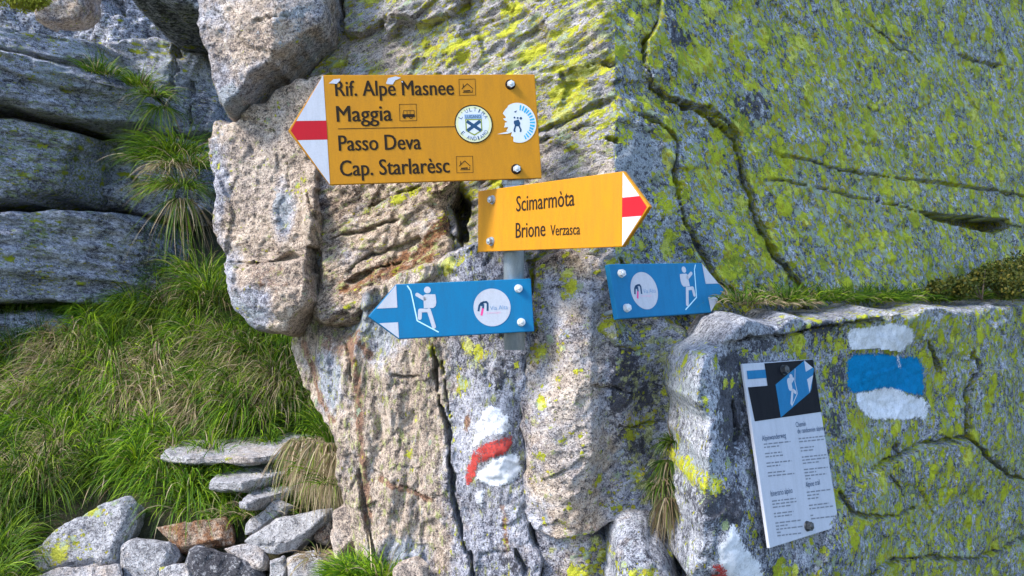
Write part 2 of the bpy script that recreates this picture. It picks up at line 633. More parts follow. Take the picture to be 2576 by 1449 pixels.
def zone_main(f, px, py, x, z):
    left = sstep(1552, 1542, px)
    f['tan'][:] = .44 * left + .0
    f['yel'][:] = .48 * left + .70 * (1 - left)
    f['olv'][:] = .36 * left + .30 * (1 - left)
    f['drk'][:] = .22 * left + .39 * (1 - left)
    f['pal'][:] = .22 * left + .38 * (1 - left)
    f['blc'][:] = .58 * left
    r = 1 - left
    # right face: upper right is densest, the wedge near the corner is greyer
    f['yel'] += r * (.08 * blob(px, py, 2050, 300, 420, 330) - .16 * blob(px, py, 1650, 560, 150, 330) - .10 * blob(px, py, 2470, 60, 220, 120))
    f['olv'] += r * (-.12 * blob(px, py, 1650, 480, 150, 400))
    for cx, cy, rx, ry in ((1665, 115, 32, 40), (1640, 150, 22, 26), (1775, 150, 38, 36), (1840, 365, 30, 18), (1925, 470, 26, 22), (1780, 470, 22, 40),
                           (1765, 285, 24, 20), (2010, 380, 55, 18), (1680, 330, 45, 24)):
        f['yel'] += r * .40 * blob(px, py, cx, cy, rx, ry)
    f['yel'] -= r * .6 * blob(px, py, 1600, 400, 55, 75)
    f['olv'] -= r * .6 * blob(px, py, 1600, 400, 55, 75)
    f['pal'] += r * .8 * (blob(px, py, 1598, 395, 45, 60) + .7 * blob(px, py, 2185, 580, 60, 60) + .6 * blob(px, py, 1915, 345, 30, 30))
    for cx, cy, rx in ((1890, 272, 42), (1700, 90, 36)):
        k = blob(px, py, cx, cy, rx)
        f['drk'] += r * .22 * k
        f['yel'] -= r * .5 * k
        f['olv'] -= r * .5 * k
    # front facet
    f['yel'] += left * (.18 * blob(px, py, 1110, 110, 90, 60, -25) + .14 * blob(px, py, 1420, 120, 130, 170) + .3 * blob(px, py, 830, 40, 26, 60)
                        + .25 * blob(px, py, 1160, 160, 18, 45) + .2 * blob(px, py, 805, 150, 30, 60) + .2 * blob(px, py, 770, 260, 22, 40) + .12 * blob(px, py, 1480, 270, 90, 60))
    f['yel'] -= left * (.25 * blob(px, py, 930, 110, 90, 50) + .3 * blob(px, py, 1430, 420, 110, 60) + .2 * blob(px, py, 1000, 30, 90, 30))
    f['olv'] += left * (.10 * blob(px, py, 1420, 150, 150, 150))
    f['tan'] += left * (.3 * blob(px, py, 1430, 430, 140, 70) + .25 * blob(px, py, 950, 120, 100, 60))
    f['rust'] += left * (.35 * blob(px, py, 1190, 540, 40, 60) + .25 * blob(px, py, 1450, 400, 90, 30))
    f['pal'] += left * .35 * blob(px, py, 800, 90, 40, 120)


rock('cliff', 'large cliff behind the signs, pale corner edge and lichen-covered right face', [(620, -320), (2960, -320), (2960, 980), (1900, 1000), (1560, 900), (1300, 800), (760, 800), (700, 500), (620, 200)],
     PM, M_FRONT, .0052, .05, .3, rel_main, [
         proud([(856, 66), (905, 72), (950, 42), (1010, 36), (1060, 52), (1110, 40), (1150, 20), (1186, -10), (1186, -320), (856, -320)], .05, 5, 6, 1),
         proud([(1182, -320), (1182, 200), (1700, 200), (1700, -320)], .012, 3, 3, 2),
         crack([(1360, 325), (1440, 288), (1500, 262), (1552, 236)], 5, .035, 5, 3),
         crack([(1365, 352), (1430, 322), (1500, 312)], 3, .02, 5, 4),
         crack([(1515, 150), (1552, 158)], 8, .04, 3, 5),
         crack([(1525, 345), (1556, 350)], 7, .04, 3, 25),
         crack([(1120, 455), (1150, 500), (1165, 560), (1160, 620)], 22, .22, 6, 6),
         crack([(590, 262), (640, 225), (700, 178), (770, 146)], 42, .5, 4, 26),
         proud(C_STEP, .028, 6, 5, 7),
         crack(C_STEP[1:15], 4.6, .06, 4, 8),
         crack([(1710, 258), (1770, 276), (1830, 312), (1858, 352)], 11, .05, 4, 9),
         crack([(1598, 278), (1659, 306), (1709, 356), (1698, 422), (1704, 489), (1748, 606), (1830, 735)], 4.2, .04, 4, 10),
         crack([(1937, 389), (2009, 400), (2170, 442), (2365, 461), (2600, 497), (2900, 540)], 3.4, .035, 2.5, 11),
         crack([(1900, 450), (2000, 462), (2137, 494), (2243, 517), (2304, 536)], 2.4, .025, 2, 12),
         proud([(2302, 531), (2365, 541), (2465, 546), (2529, 555), (2532, 572), (2500, 588), (2430, 574), (2340, 554)], -.2, 3, 2, 13),
         crack([(2510, 565), (2700, 590)], 3, .03, 3, 14),
         crack([(2420, 131), (2470, 148), (2535, 158)], 5, .03, 4, 15),
         crack([(2180, 40), (2260, 110), (2330, 150)], 3, .02, 4, 16),
         crack([(1560, 640), (1600, 700), (1640, 760), (1660, 830)], 5, .035, 4, 17),
         proud([(1556, 240), (1650, 262), (1720, 335), (1760, 420), (1700, 430), (1640, 330), (1556, 300)], .02, 14, 6, 18),
         crack([(1800, 705), (1840, 728), (1865, 770)], 7, .06, 3, 19),
         bump_at(1670, 700, 150, 130, -.05),
     ], zone_main, 2, smooth=0)
cliff = bpy.data.objects['cliff']
cliff.data.materials.append(M_FACE)
# the face right of the corner carries the greener lichen
co = np.empty(len(cliff.data.vertices) * 3, np.float32)
cliff.data.vertices.foreach_get('co', co)
cxs = co.reshape(-1, 3)[:, 0] + cliff.location.x
fi = np.empty(len(cliff.data.polygons) * 4, np.int32)
cliff.data.loops.foreach_get('vertex_index', fi)
mi = (cxs[fi.reshape(-1, 4)].mean(1) > PM.x0).astype(np.int32)
cliff.data.polygons.foreach_set('material_index', mi)

# --- overhanging grey boulder, upper left of the signs


def rel_boulder(x, z, px, py):
    fv, _ = facets(x * 5, z * 5 + 3, 14, .8)
    return .014 * fbm(x * 2.6, z * 2.6, 3, 20) + .014 * fv + .006 * fbm(x * 13, z * 13, 5, 24) + .003 * fbm(x * 60, z * 60, 3, 27)


def zone_b1(f, px, py, x, z):
    f['blc'][:] = .22
    f['tan'][:] = .50
    f['tan'] += .2 * blob(px, py, 640, 90, 90, 80)
    f['yel'][:] = .06
    f['olv'][:] = .14
    f['drk'][:] = .22
    f['pal'][:] = .30
    f['pal'] += .3 * blob(px, py, 570, 250, 50, 60) + .2 * blob(px, py, 740, 60, 60, 80)
    f['yel'] += .55 * blob(px, py, 518, 235, 14, 85)
    f['drk'] += .2 * blob(px, py, 560, 140, 60, 40)


rock('boulder', 'grey overhanging boulder at the top, above the dark gap left of the big yellow sign',
     [(488, -320), (490, 0), (500, 70), (518, 130), (528, 190), (532, 250), (552, 284), (575, 274), (600, 246), (640, 208), (700, 152), (750, 124), (790, 112), (850, 90), (860, -320)],
     Plane(690, 2.36, -.38, .5), M_BOULD, .0045, .022, .42, rel_boulder,
     [fold((530, 290), (780, 80), .5, .03), crack([(640, 60), (690, 40), (740, 50)], 3, .015)], zone_b1, 21)

# --- tan boulder below it


def rel_tan(x, z, px, py):
    fv, _ = facets(x * 4.5 + 2, z * 4.2, 18, .8)
    return .014 * fbm(x * 2.4 + 7, z * 2.4, 3, 30) + .014 * fv + .006 * fbm(x * 15, z * 15, 5, 33) + .004 * fbm(x * 55, z * 55, 3, 36)


def zone_b2(f, px, py, x, z):
    f['blc'][:] = .15
    f['rust'][:] = .16
    f['tan'][:] = .80
    f['yel'][:] = .10
    f['olv'][:] = .24
    f['drk'][:] = .20
    f['pal'][:] = .12
    k = blob(px, py, 712, 540, 32, 100)
    f['pal'] += .5 * k
    f['tan'] -= .4 * k
    for cx, cy, rx, ry in ((550, 420, 40, 160), (575, 690, 40, 90), (640, 800, 70, 60), (650, 760, 60, 60)):
        k = blob(px, py, cx, cy, rx, ry)
        f['tan'] -= .42 * k
        f['pal'] += .22 * k
    f['yel'] += .4 * blob(px, py, 523, 420, 12, 70) + .3 * blob(px, py, 770, 470, 20, 40)
    f['rust'] += .25 * blob(px, py, 690, 700, 90, 60)
    f['blc'] += .25 * blob(px, py, 650, 420, 90, 130)


rock('boulder', 'tan and grey boulder left of the signs with grass at its foot',
     [(520, 300), (545, 278), (585, 280), (620, 256), (668, 240), (718, 208), (762, 182), (830, 172), (850, 300), (822, 470), (816, 600), (812, 640), (800, 690), (806, 730), (812, 765), (790, 800), (738, 846), (700, 850), (630, 842), (592, 805), (562, 740), (550, 650), (528, 560), (528, 480), (522, 380)],
     Plane(660, 2.50, -.38), M_BOULD, .0045, .032, .5, rel_tan,
     [crack([(805, 380), (806, 470), (808, 560), (812, 640)], 7, .08, 3, 11), proud([(775, 622), (830, 616), (832, 684), (778, 690)], -.14, 6, 3, 12), crack([(560, 655), (640, 660), (700, 655), (760, 640)], 8, .035, 4, 1), fold((720, 300), (735, 690), -.10, .02),
      fold((560, 420), (620, 820), .5, .03), crack([(600, 300), (690, 330), (720, 400), (735, 480)], 2.5, .012, 6, 2),
      crack([(770, 480), (800, 560), (805, 640)], 4, .03, 4, 3), bump_at(690, 740, 90, 60, .035, 20), proud([(500, 662), (790, 650), (830, 900), (500, 900)], .03, 10, 5, 4),
      bump_at(790, 560, 26, 60, .03), fold((560, 815), (800, 805), .25, .04)],
     zone_b2, 31)

# --- rusty layered rock under the big sign


def rel_ledge(x, z, px, py):
    fv, _ = facets(x * 7, z * 9 + 1, 22, 1.0)
    return .006 * strata(x, z, 27, 2.2, 15, 44) + .014 * fv + .004 * strata(x, z, 27, 8, 50, 45) + .006 * fbm(x * 20, z * 20, 4, 46) + .004 * fbm(x * 70, z * 70, 3, 48)


def zone_ledge(f, px, py, x, z):
    f['tan'][:] = .66
    f['yel'][:] = .14
    f['olv'][:] = .34
    f['drk'][:] = .28
    f['rust'][:] = .12
    f['rust'] += .40 * along(px, py, [(865, 728), (950, 690), (1060, 650), (1120, 560)], 34) + .2 * blob(px, py, 1050, 600, 90, 60, -30)
    f['yel'] += .45 * blob(px, py, 1110, 540, 18, 16) + .25 * blob(px, py, 960, 520, 40, 20, -30) + .25 * blob(px, py, 1150, 655, 34, 18, -35)
    f['drk'] += .25 * blob(px, py, 1140, 540, 25, 70)


rock('ledge_rock', 'rust-stained layered rock showing between the yellow sign and the left blue sign',
     [(770, 400), (1150, 400), (1150, 470), (1142, 530), (1150, 590), (1160, 660), (1060, 740), (960, 790), (880, 840), (800, 850), (760, 800), (770, 600)],
     Plane(1000, 2.36, -.42), M_FRONT, .0042, .045, .3, rel_ledge,
     [crack([(822, 612), (932, 573), (1000, 552)], 5, .04, 5, 1), crack([(870, 680), (944, 636), (1018, 618), (1060, 600)], 7, .035, 5, 2),
      crack([(866, 712), (951, 677), (1010, 660)], 7, .045, 5, 3), crack([(930, 520), (990, 490), (1060, 465)], 3, .02, 4, 4), 
      proud([(860, 740), (960, 690), (1080, 640), (1150, 600), (1150, 700), (880, 800)], .014, 6, 6, 5)], zone_ledge, 41)

# --- brown pillar with the red and white mark


def rel_pillar(x, z, px, py):
    fv, _ = facets(x * 8, z * 3.2, 26, .7)
    s = strata(x, z, 84, 2.0, 17, 54)
    k = sstep(1150, 1060, px)
    return .03 * fbm(x * 3, z * 1.5, 3, 52) + (.005 + .014 * k) * s + .012 * fv * k + .006 * strata(x, z, 86, 5, 45, 55) * k + .004 * fbm(x * 17, z * 10, 5, 56) + .003 * fbm(x * 60, z * 60, 3, 58)


def zone_pillar(f, px, py, x, z):
    k = sstep(1160, 1090, px)
    f['tan'][:] = .30 + .42 * k
    f['yel'][:] = .10
    f['olv'][:] = .30 + .05 * k
    f['drk'][:] = .24
    f['pal'][:] = .26
    f['rust'][:] = .18
    f['rust'] += .5 * along(px, py, [(745, 870), (790, 980), (830, 1060)], 14) + .45 * along(px, py, [(880, 850), (905, 960), (910, 1100), (930, 1300)], 16) \
        + .5 * along(px, py, [(960, 1200), (1020, 1225), (1085, 1252)], 9) + .5 * along(px, py, [(900, 830), (930, 900)], 14) + .35 * blob(px, py, 830, 870, 60, 30) \
        + .4 * blob(px, py, 1175, 1060, 12, 40) + .35 * along(px, py, [(1265, 1270), (1275, 1380)], 12) + .5 * along(px, py, [(870, 720), (960, 690), (1060, 655)], 20)
    for cx, cy, rx, ry in ((825, 960, 38, 95), (900, 790, 60, 60), (960, 830, 70, 90), (1010, 1400, 70, 60)):
        b = blob(px, py, cx, cy, rx, ry)
        f['tan'] -= .5 * b
        f['pal'] += .28 * b
    f['drk'] += .28 * blob(px, py, 1260, 950, 50, 50) + .2 * blob(px, py, 1280, 1420, 50, 60) + .15 * blob(px, py, 1240, 620, 60, 40)
    for cx, cy, rx, ry, s in ((1162, 957, 22, 36, .8), (1172, 868, 18, 24, .7), (1207, 893, 24, 24, .75), (1090, 878, 12, 22, .8), (1115, 920, 10, 16, .5), (1140, 665, 28, 17, .8),
                              (1125, 685, 22, 16, .6), (1150, 1330, 10, 14, .6), (1168, 1365, 9, 10, .6), (1135, 1050, 7, 40, .45), (1190, 640, 30, 14, .4), (1300, 1000, 12, 60, .35), (1060, 680, 25, 12, .4)):
        f['yel'] += s * blob(px, py, cx, cy, rx, ry, -25)
    f['blc'] += .45 * blob(px, py, 1240, 1100, 70, 190) * sstep(1150, 1180, px) + .18 * k


PIL = Plane(1130, 2.30, -.42)
rock('pillar_rock', 'brown ribbed rock pillar below the left blue sign, painted red and white',
     [(696, 852), (745, 800), (790, 762), (850, 748), (960, 700), (1080, 650), (1130, 618), (1210, 598), (1290, 606), (1345, 680), (1345, 780), (1336, 880), (1334, 1000), (1338, 1150), (1340, 1280), (1366, 1430), (1396, 1800), (955, 1800), (902, 1449), (866, 1300), (842, 1200), (834, 1120), (800, 1060), (750, 1000), (714, 920)],
     PIL, M_PILL, .0042, .016, .22, rel_pillar,
     [crack([(1088, 860), (1100, 960), (1113, 1030), (1130, 1100), (1142, 1250), (1180, 1400), (1200, 1520)], 8, .06, 4, 1),
      crack([(1112, 890), (1128, 1000), (1136, 1080)], 4.5, .035, 3, 2), fold((835, 870), (890, 1180), .5, .02),
      bump_at(850, 800, 60, 60, -.08), bump_at(960, 830, 60, 80, -.035), fold((1085, 860), (1090, 1400), .10, .02), fold((1300, 1449), (1240, 860), .35, .04),
      crack([(940, 1180), (1020, 1222), (1085, 1252)], 3, .014, 3, 3), crack([(985, 940), (1040, 948), (1060, 945)], 4, .03, 3, 4),
      crack([(905, 1180), (915, 1260), (930, 1330), (950, 1449)], 6, .04, 3, 5), bump_at(1230, 1060, 70, 200, .03), proud([(830, 760), (1090, 650), (1110, 690), (860, 800)], .03, 10, 5, 6),
      crack([(1290, 1380), (1330, 1449)], 10, .05, 4, 7), crack([(860, 860), (880, 900), (890, 960)], 5, .03, 3, 8)],
     zone_pillar, 51, calm=((1240, 1120, 80, 150),))

# --- grey pillar right of the upright crack


def rel_grey(x, z, px, py):
    return .035 * fbm(x * 3.1 + 4, z * 2.0, 3, 62) + .007 * fbm(x * 11, z * 9, 5, 64) + .003 * fbm(x * 48, z * 48, 3, 66)


def zone_grey(f, px, py, x, z):
    f['tan'][:] = .36
    f['tan'] += .25 * blob(px, py, 1420, 1150, 120, 250) + .2 * blob(px, py, 1450, 900, 90, 100) + .25 * blob(px, py, 1440, 660, 150, 60)
    f['tan'] -= .4 * sstep(1560, 1640, px)
    f['yel'][:] = .14
    f['olv'][:] = .26 + .16 * sstep(1500, 1640, px)
    f['drk'][:] = .24
    f['pal'][:] = .30
    f['blc'] += .5 * blob(px, py, 1420, 1080, 80, 180) + .25 * blob(px, py, 1480, 860, 90, 80)
    f['drk'] += .42 * (blob(px, py, 1565, 920, 45, 90) + blob(px, py, 1620, 1000, 40, 50) + .9 * blob(px, py, 1590, 1110, 60, 40, 30) + .5 * blob(px, py, 1460, 1100, 30, 50)
                       + .7 * blob(px, py, 1540, 1010, 30, 50))
    f['rust'] += .25 * blob(px, py, 1450, 1300, 120, 90) + .2 * blob(px, py, 1400, 1200, 60, 60)
    for cx, cy, rx, ry, s in ((1430, 722, 24, 34, .7), (1405, 860, 26, 30, .6), (1350, 790, 18, 60, .5), (1355, 880, 24, 30, .6), (1360, 1000, 14, 24, .55), (1355, 690, 20, 40, .5), (1610, 1060, 46, 40, .62),
                              (1600, 860, 40, 36, .35), (1620, 935, 22, 16, .5), (1560, 1262, 46, 26, .7), (1600, 1190, 24, 26, .65), (1425, 1250, 12, 18, .6), (1495, 1200, 16, 12, .5), (1500, 1390, 70, 34, .55),
                              (1480, 1435, 44, 26, .9), (1540, 1400, 30, 24, .6), (1440, 1340, 26, 20, .5), (1380, 1165, 12, 14, .4), (1590, 800, 40, 40, .3), (1680, 985, 14, 14, .5)):
        f['yel'] += s * blob(px, py, cx, cy, rx, ry)


rock('pillar_rock', 'pale grey rock pillar with yellow lichen between the pole and the info panel',
     [(1330, 700), (1345, 640), (1420, 615), (1500, 640), (1580, 700), (1680, 790), (1760, 840), (1780, 900), (1770, 1000), (1760, 1150), (1740, 1260), (1690, 1290), (1640, 1302), (1560, 1322), (1510, 1335), (1555, 1350), (1575, 1440), (1590, 1800), (1378, 1800), (1350, 1430), (1320, 1280), (1314, 1150), (1308, 1000), (1308, 880), (1316, 780)],
     Plane(1480, 2.20, -.32, .35), M_BOULD, .0042, .018, .25, rel_grey,
     [proud([(1300, 500), (1800, 500), (1800, 1270), (1650, 1292), (1500, 1330), (1400, 1340), (1300, 1300)], .05, 6, 5, 1),
      crack([(1480, 1338), (1560, 1322), (1650, 1294)], 9, .08, 3, 2), bump_at(1420, 1100, 90, 220, .045), bump_at(1640, 1030, 60, 120, -.04), bump_at(1420, 800, 70, 90, .02),
      crack([(1540, 1060), (1600, 1070), (1690, 1060)], 5, .03, 5, 3), crack([(1480, 960), (1540, 975), (1590, 990)], 3, .02, 5, 4), fold((1340, 640), (1560, 640), 0)],
     zone_grey, 61)

# --- small stone wedged at the bottom of the gap
rock('boulder', 'smooth blue-grey boulder wedged at the bottom edge under the hanging grass', [(1560, 1400), (1575, 1355), (1620, 1332), (1690, 1350), (1740, 1400), (1790, 1600), (1790, 1800), (1550, 1800), (1552, 1449)],
     Plane(1640, 2.00, .30), M_BLOCK, .0045, .09, .3, lambda x, z, px, py: .02 * fbm(x * 5, z * 5, 4, 70) + .006 * fbm(x * 30, z * 30, 3, 71), [],
     lambda f, px, py, x, z: (f['yel'].__imul__(0), f['yel'].__iadd__(.08 + .8 * blob(px, py, 1600, 1445, 60, 18)), f['pal'].__iadd__(.2), f['olv'].__imul__(.5), f['drk'].__iadd__(.05)), 71)

# --- lichen-spotted block with the info panel
PD = Plane(1990, 2.115, .80)


PAN_C, PAN_R = (.682, 2.07, -.388), (-10.5, -2.7, 40.4)


def rel_block(x, z, px, py):
    fv, _ = facets(x * 3.2, z * 4, 30, .6)
    r = .03 * fbm(x * 2.6, z * 2.6, 3, 72) + .012 * fv + .007 * fbm(x * 12, z * 12, 5, 74) + .003 * fbm(x * 50, z * 50, 3, 76)
    N = rotvec(*PAN_R) @ Vector((0, 1, 0))
    yp = PAN_C[1] - (N.x * (x - PAN_C[0]) + N.z * (z - PAN_C[2])) / N.y
    k = sstep(0, .8, blob(px, py, 1985, 1130, 260, 420))
    base = -.06 * z - .02
    return r * (1 - .6 * k) + base * (1 - k) + (yp + .038 - PD.y(x)) * k


def zone_block(f, px, py, x, z):
    r = sstep(1900, 2200, px)
    f['tan'][:] = .02
    f['yel'][:] = .24 + .36 * r
    f['olv'][:] = .22 + .16 * r
    f['drk'][:] = .37
    f['pal'][:] = .30
    f['yel'] += .12 * blob(px, py, 2350, 850, 120, 120) + .10 * blob(px, py, 2140, 1150, 60, 160) + .12 * blob(px, py, 2350, 1300, 250, 160)
    top = np.maximum(blob(px, py, 1850, 830, 110, 50, -10), np.maximum(blob(px, py, 2100, 790, 180, 22, -5), blob(px, py, 2400, 770, 260, 20, -3)))
    f['yel'] -= .30 * top
    f['olv'] -= .3 * top
    f['blc'] += .30 * top
    f['tan'] += .3 * blob(px, py, 1820, 840, 70, 40)
    for cx, cy, rx, ry, s in ((2010, 878, 34, 26, .6), (1962, 885, 10, 20, .6), (1836, 965, 14, 18, .55), (1790, 1215, 34, 26, .85), (1760, 1210, 26, 30, .5), (1725, 1338, 20, 34, .8), (1955, 1420, 32, 34, .7), (2080, 870, 16, 14, .55), (2115, 870, 22, 20, .45),
                              (1875, 1300, 12, 40, .4), (2016, 1435, 14, 20, .6), (2170, 800, 14, 10, .7), (2068, 806, 10, 10, .8), (2170, 1060, 26, 40, .4), (2140, 1150, 28, 26, .4), (2200, 1280, 20, 26, .35), (2230, 1390, 30, 18, .45), (1900, 1440, 20, 20, .3)):
        f['yel'] += s * blob(px, py, cx, cy, rx, ry)
    for cx, cy, rx, ry, s in ((1850, 910, 40, 24, .4), (1840, 1040, 36, 110, .42), (1810, 1270, 60, 50, .32), (2120, 960, 26, 50, .3), (2100, 1060, 24, 40, .3), (2070, 830, 50, 14, .4), (1930, 870, 60, 16, .25)):
        k = blob(px, py, cx, cy, rx, ry)
        f['drk'] += s * k
        f['yel'] -= .2 * k
    f['pal'] += .35 * blob(px, py, 1740, 1010, 50, 100) + .35 * blob(px, py, 1760, 1170, 50, 30) + .2 * blob(px, py, 1790, 870, 60, 40)
    f['rust'] += .3 * blob(px, py, 1880, 920, 50, 16)


rock('block_rock', 'blue-grey rock block with yellow lichen carrying the info panel and blue-white paint mark',
     [(1806, 872), (1828, 830), (1880, 803), (2000, 792), (2200, 777), (2576, 756), (2960, 738), (2960, 1850), (1840, 1850), (1750, 1500), (1745, 1400), (1758, 1330), (1756, 1200), (1760, 1090), (1746, 1010), (1744, 950), (1766, 898)],
     PD, M_BLOCK, .005, .02, .75, rel_block,
     [crack([(1850, 858), (1960, 852), (2070, 826), (2185, 806), (2230, 800)], 6, .05, 3, 1),
      proud([(1740, 880), (1850, 858), (1960, 852), (2070, 826), (2200, 804), (2300, 780), (2300, 600), (1700, 600)], .025, 6, 4, 11),
      crack([(2182, 1189), (2257, 1149), (2321, 1122), (2423, 1100), (2482, 1154), (2536, 1197), (2700, 1230)], 5.5, .06, 4, 2),
      proud([(2160, 1200), (2257, 1153), (2321, 1126), (2423, 1104), (2482, 1158), (2536, 1200), (2960, 1290), (2960, 1900), (1900, 1900), (2050, 1300)], .03, 8, 5, 12),
      crack([(2423, 1100), (2424, 1040), (2423, 990), (2450, 930), (2440, 880)], 5, .05, 4, 3), crack([(2100, 1230), (2123, 1276), (2192, 1290), (2246, 1294), (2311, 1267)], 5.5, .05, 3, 4),
      crack([(2120, 1449), (2214, 1412), (2294, 1401), (2482, 1401), (2576, 1347), (2700, 1300)], 7, .06, 4, 5), crack([(2262, 1120), (2268, 1155)], 8, .05, 2, 6),
      crack([(2325, 850), (2350, 900), (2370, 935)], 5, .04, 3, 7), crack([(2230, 1190), (2260, 1230), (2262, 1245)], 4, .025, 3, 8), crack([(1848, 1000), (1850, 1080), (1845, 1120)], 9, .04, 4, 9),
      proud([(2430, 1100), (2424, 990), (2455, 930), (2960, 900), (2960, 1250), (2536, 1200)], .02, 7, 5, 13), fold((1800, 840), (1835, 1449), .42, .02), bump_at(1760, 1050, 60, 200, .02),
      fold((1700, 868), (2900, 720), 0)],
     zone_block, 73, calm=((2240, 945, 130, 150), (1860, 1420, 70, 120)))

# ledge fill behind the block top, where the grass grows
# --- slabs on the far left


def rel_slab(seed):
    def f(x, z, px, py):
        fv, _ = facets(x * 3, z * 7, seed + 4, .7)
        return .03 * fbm(x * 2, z * 3, 4, seed) + .030 * strata(x, z, -9, 2.4, 15, seed + 2) + .02 * fv + .012 * strata(x, z, -9, 8, 50, seed + 6, 4) + .006 * fbm(x * 45, z * 45, 3, seed + 8)
    return f


def zone_slab(yel=.2, olv=.3, drk=.27, extra=()):
    def f(z_, px, py, x, z):
        z_['tan'][:] = .08
        z_['yel'][:] = yel
        z_['olv'][:] = olv
        z_['drk'][:] = drk
        z_['pal'][:] = .36
        for k, cx, cy, rx, ry, s in extra:
            z_[k] += s * blob(px, py, cx, cy, rx, ry)
    return f


PS = Plane(0, 3.95, .85)
SG = 'grey rock slabs stacked at the far left'
rock('rock_slab', 'long upper grey slab at far left with slanting cracks', [(-320, 10), (0, 40), (100, 58), (190, 74), (240, 86), (255, 140), (300, 188), (385, 250), (397, 322), (300, 324), (215, 322), (80, 287), (0, 263), (-320, 215)],
     PS, M_SLAB, .008, .03, 1.1, rel_slab(3), [crack([(-320, 70), (0, 127), (117, 147), (227, 177), (262, 190)], 8, .09, 4, 1), crack([(0, 62), (120, 88), (230, 108)], 3, .03, 4, 2), crack([(0, 205), (150, 225), (330, 262)], 3, .02, 6, 3),
          proud([(-320, 75), (0, 130), (117, 150), (227, 180), (400, 260), (400, 400), (-320, 400)], .05, 6, 4, 4), proud([(-320, 40), (0, 70), (160, 95), (240, 110), (240, 0), (-320, -100)], -.05, 6, 6, 5)],
     zone_slab(.2, .34, .27, (('yel', 120, 92, 40, 14, .3), ('yel', 90, 205, 40, 14, .25), ('pal', 160, 200, 60, 26, .4), ('pal', 300, 290, 90, 26, .25), ('pal', 200, 130, 60, 16, .3))), 81, group=SG)
rock('rock_slab', 'squared grey slab at far left with a sharp upright right edge', [(-320, 225), (0, 274), (80, 297), (205, 326), (208, 350), (188, 400), (178, 505), (0, 510), (-320, 512)],
     Plane(0, 3.98, .85), M_SLAB, .008, .03, 1.1, rel_slab(9), [crack([(-300, 300), (0, 330), (160, 360)], 3, .02, 6, 1)],
     zone_slab(.26, .42, .3, (('yel', 130, 313, 30, 10, .4), ('yel', 180, 318, 20, 8, .4), ('yel', 60, 455, 30, 22, .35), ('tan', 60, 420, 60, 60, .2))), 84, group=SG)
rock('rock_slab', 'smooth grey slab with dark right side resting above the grass at far left', [(-320, 519), (0, 516), (150, 520), (290, 534), (360, 556), (402, 640), (440, 740), (420, 800), (300, 776), (150, 772), (0, 770), (-320, 768)],
     Plane(0, 3.90, .80), M_SLAB, .008, .03, 1.1, rel_slab(15), [],
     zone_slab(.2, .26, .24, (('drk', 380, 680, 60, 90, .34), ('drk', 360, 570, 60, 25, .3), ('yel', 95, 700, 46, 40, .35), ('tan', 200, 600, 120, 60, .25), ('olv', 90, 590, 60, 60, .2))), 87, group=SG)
rock('rock_slab', 'lowest grey slab at far left, half hidden by grass', [(-320, 773), (0, 774), (150, 782), (300, 790), (335, 840), (330, 1000), (-320, 1000)],
     Plane(0, 3.93, .80), M_SLAB, .008, .03, 1.1, rel_slab(20), [], zone_slab(.1, .22, .34), 90, group=SG)
# recess behind


def rel_rec(x, z, px, py):
    fv, _ = facets(x * 4, z * 3.4, 44, 1.0)
    return .10 * fv + .05 * fbm(x * 3, z * 3, 5, 92) + .015 * fbm(x * 16, z * 16, 4, 94)


rock('recess_rock', 'dark shaded rock wall deep in the gap between the left slabs and the boulder', [(-450, -330), (900, -330), (900, 1000), (-450, 1000)], Plane(450, 5.8, .10), M_SLAB, .014, .1, .4, rel_rec,
     [proud([(-50, -400), (560, -400), (560, 40), (280, 40)], -.35, 10, 8, 1)], zone_slab(.15, .25, .46), 93)
rock('block_rock', 'jointed dark rock step in the gap behind the small grass tufts', [(225, 92), (330, 82), (420, 92), (525, 98), (560, 200), (560, 350), (430, 345), (400, 260), (300, 190)], Plane(400, 4.62, .35), M_SLAB, .009, .05, .4,
     lambda x, z, px, py: .06 * facets(x * 5, z * 4, 47, .9)[0] + .02 * fbm(x * 8, z * 8, 4, 95), [crack([(440, 100), (445, 180), (430, 260)], 8, .08), crack([(480, 200), (475, 330)], 6, .06)],
     zone_slab(.2, .3, .36, (('yel', 430, 120, 20, 30, .5), ('yel', 465, 120, 24, 30, .5), ('yel', 350, 115, 30, 20, .3), ('pal', 420, 190, 26, 40, .3))), 95)
rock('block_rock', 'dark mottled rock under the long upper slab, behind the big grass tuft', [(185, 335), (400, 326), (470, 330), (530, 360), (540, 520), (440, 560), (340, 545), (180, 514)], Plane(300, 4.55, .15), M_SLAB, .009, .06, .4,
     lambda x, z, px, py: .08 * facets(x * 4, z * 4, 50, 1.0)[0] + .03 * fbm(x * 6, z * 6, 4, 97) + .10 * sstep(330, 400, px) * 0, [crack([(215, 340), (250, 380), (230, 430), (190, 500)], 8, .1), crack([(300, 330), (330, 420), (350, 520)], 8, .1)],
     zone_slab(.16, .3, .42, (('pal', 270, 450, 40, 40, .2),)), 98)
rock('boulder', 'dark overhanging rock at the top edge beside the grey boulder', [(255, -330), (258, -40), (275, 6), (330, 26), (400, 34), (470, 48), (540, 60), (620, -20), (640, -330)], Plane(400, 4.0, .25), M_SLAB, .01, .12, 1.2,
     lambda x, z, px, py: .05 * fbm(x * 3, z * 3, 4, 12) + .05 * facets(x * 4, z * 4, 13, 1)[0], [fold((200, -60), (640, -40), .8, .05)], zone_slab(.1, .3, .5), 13)
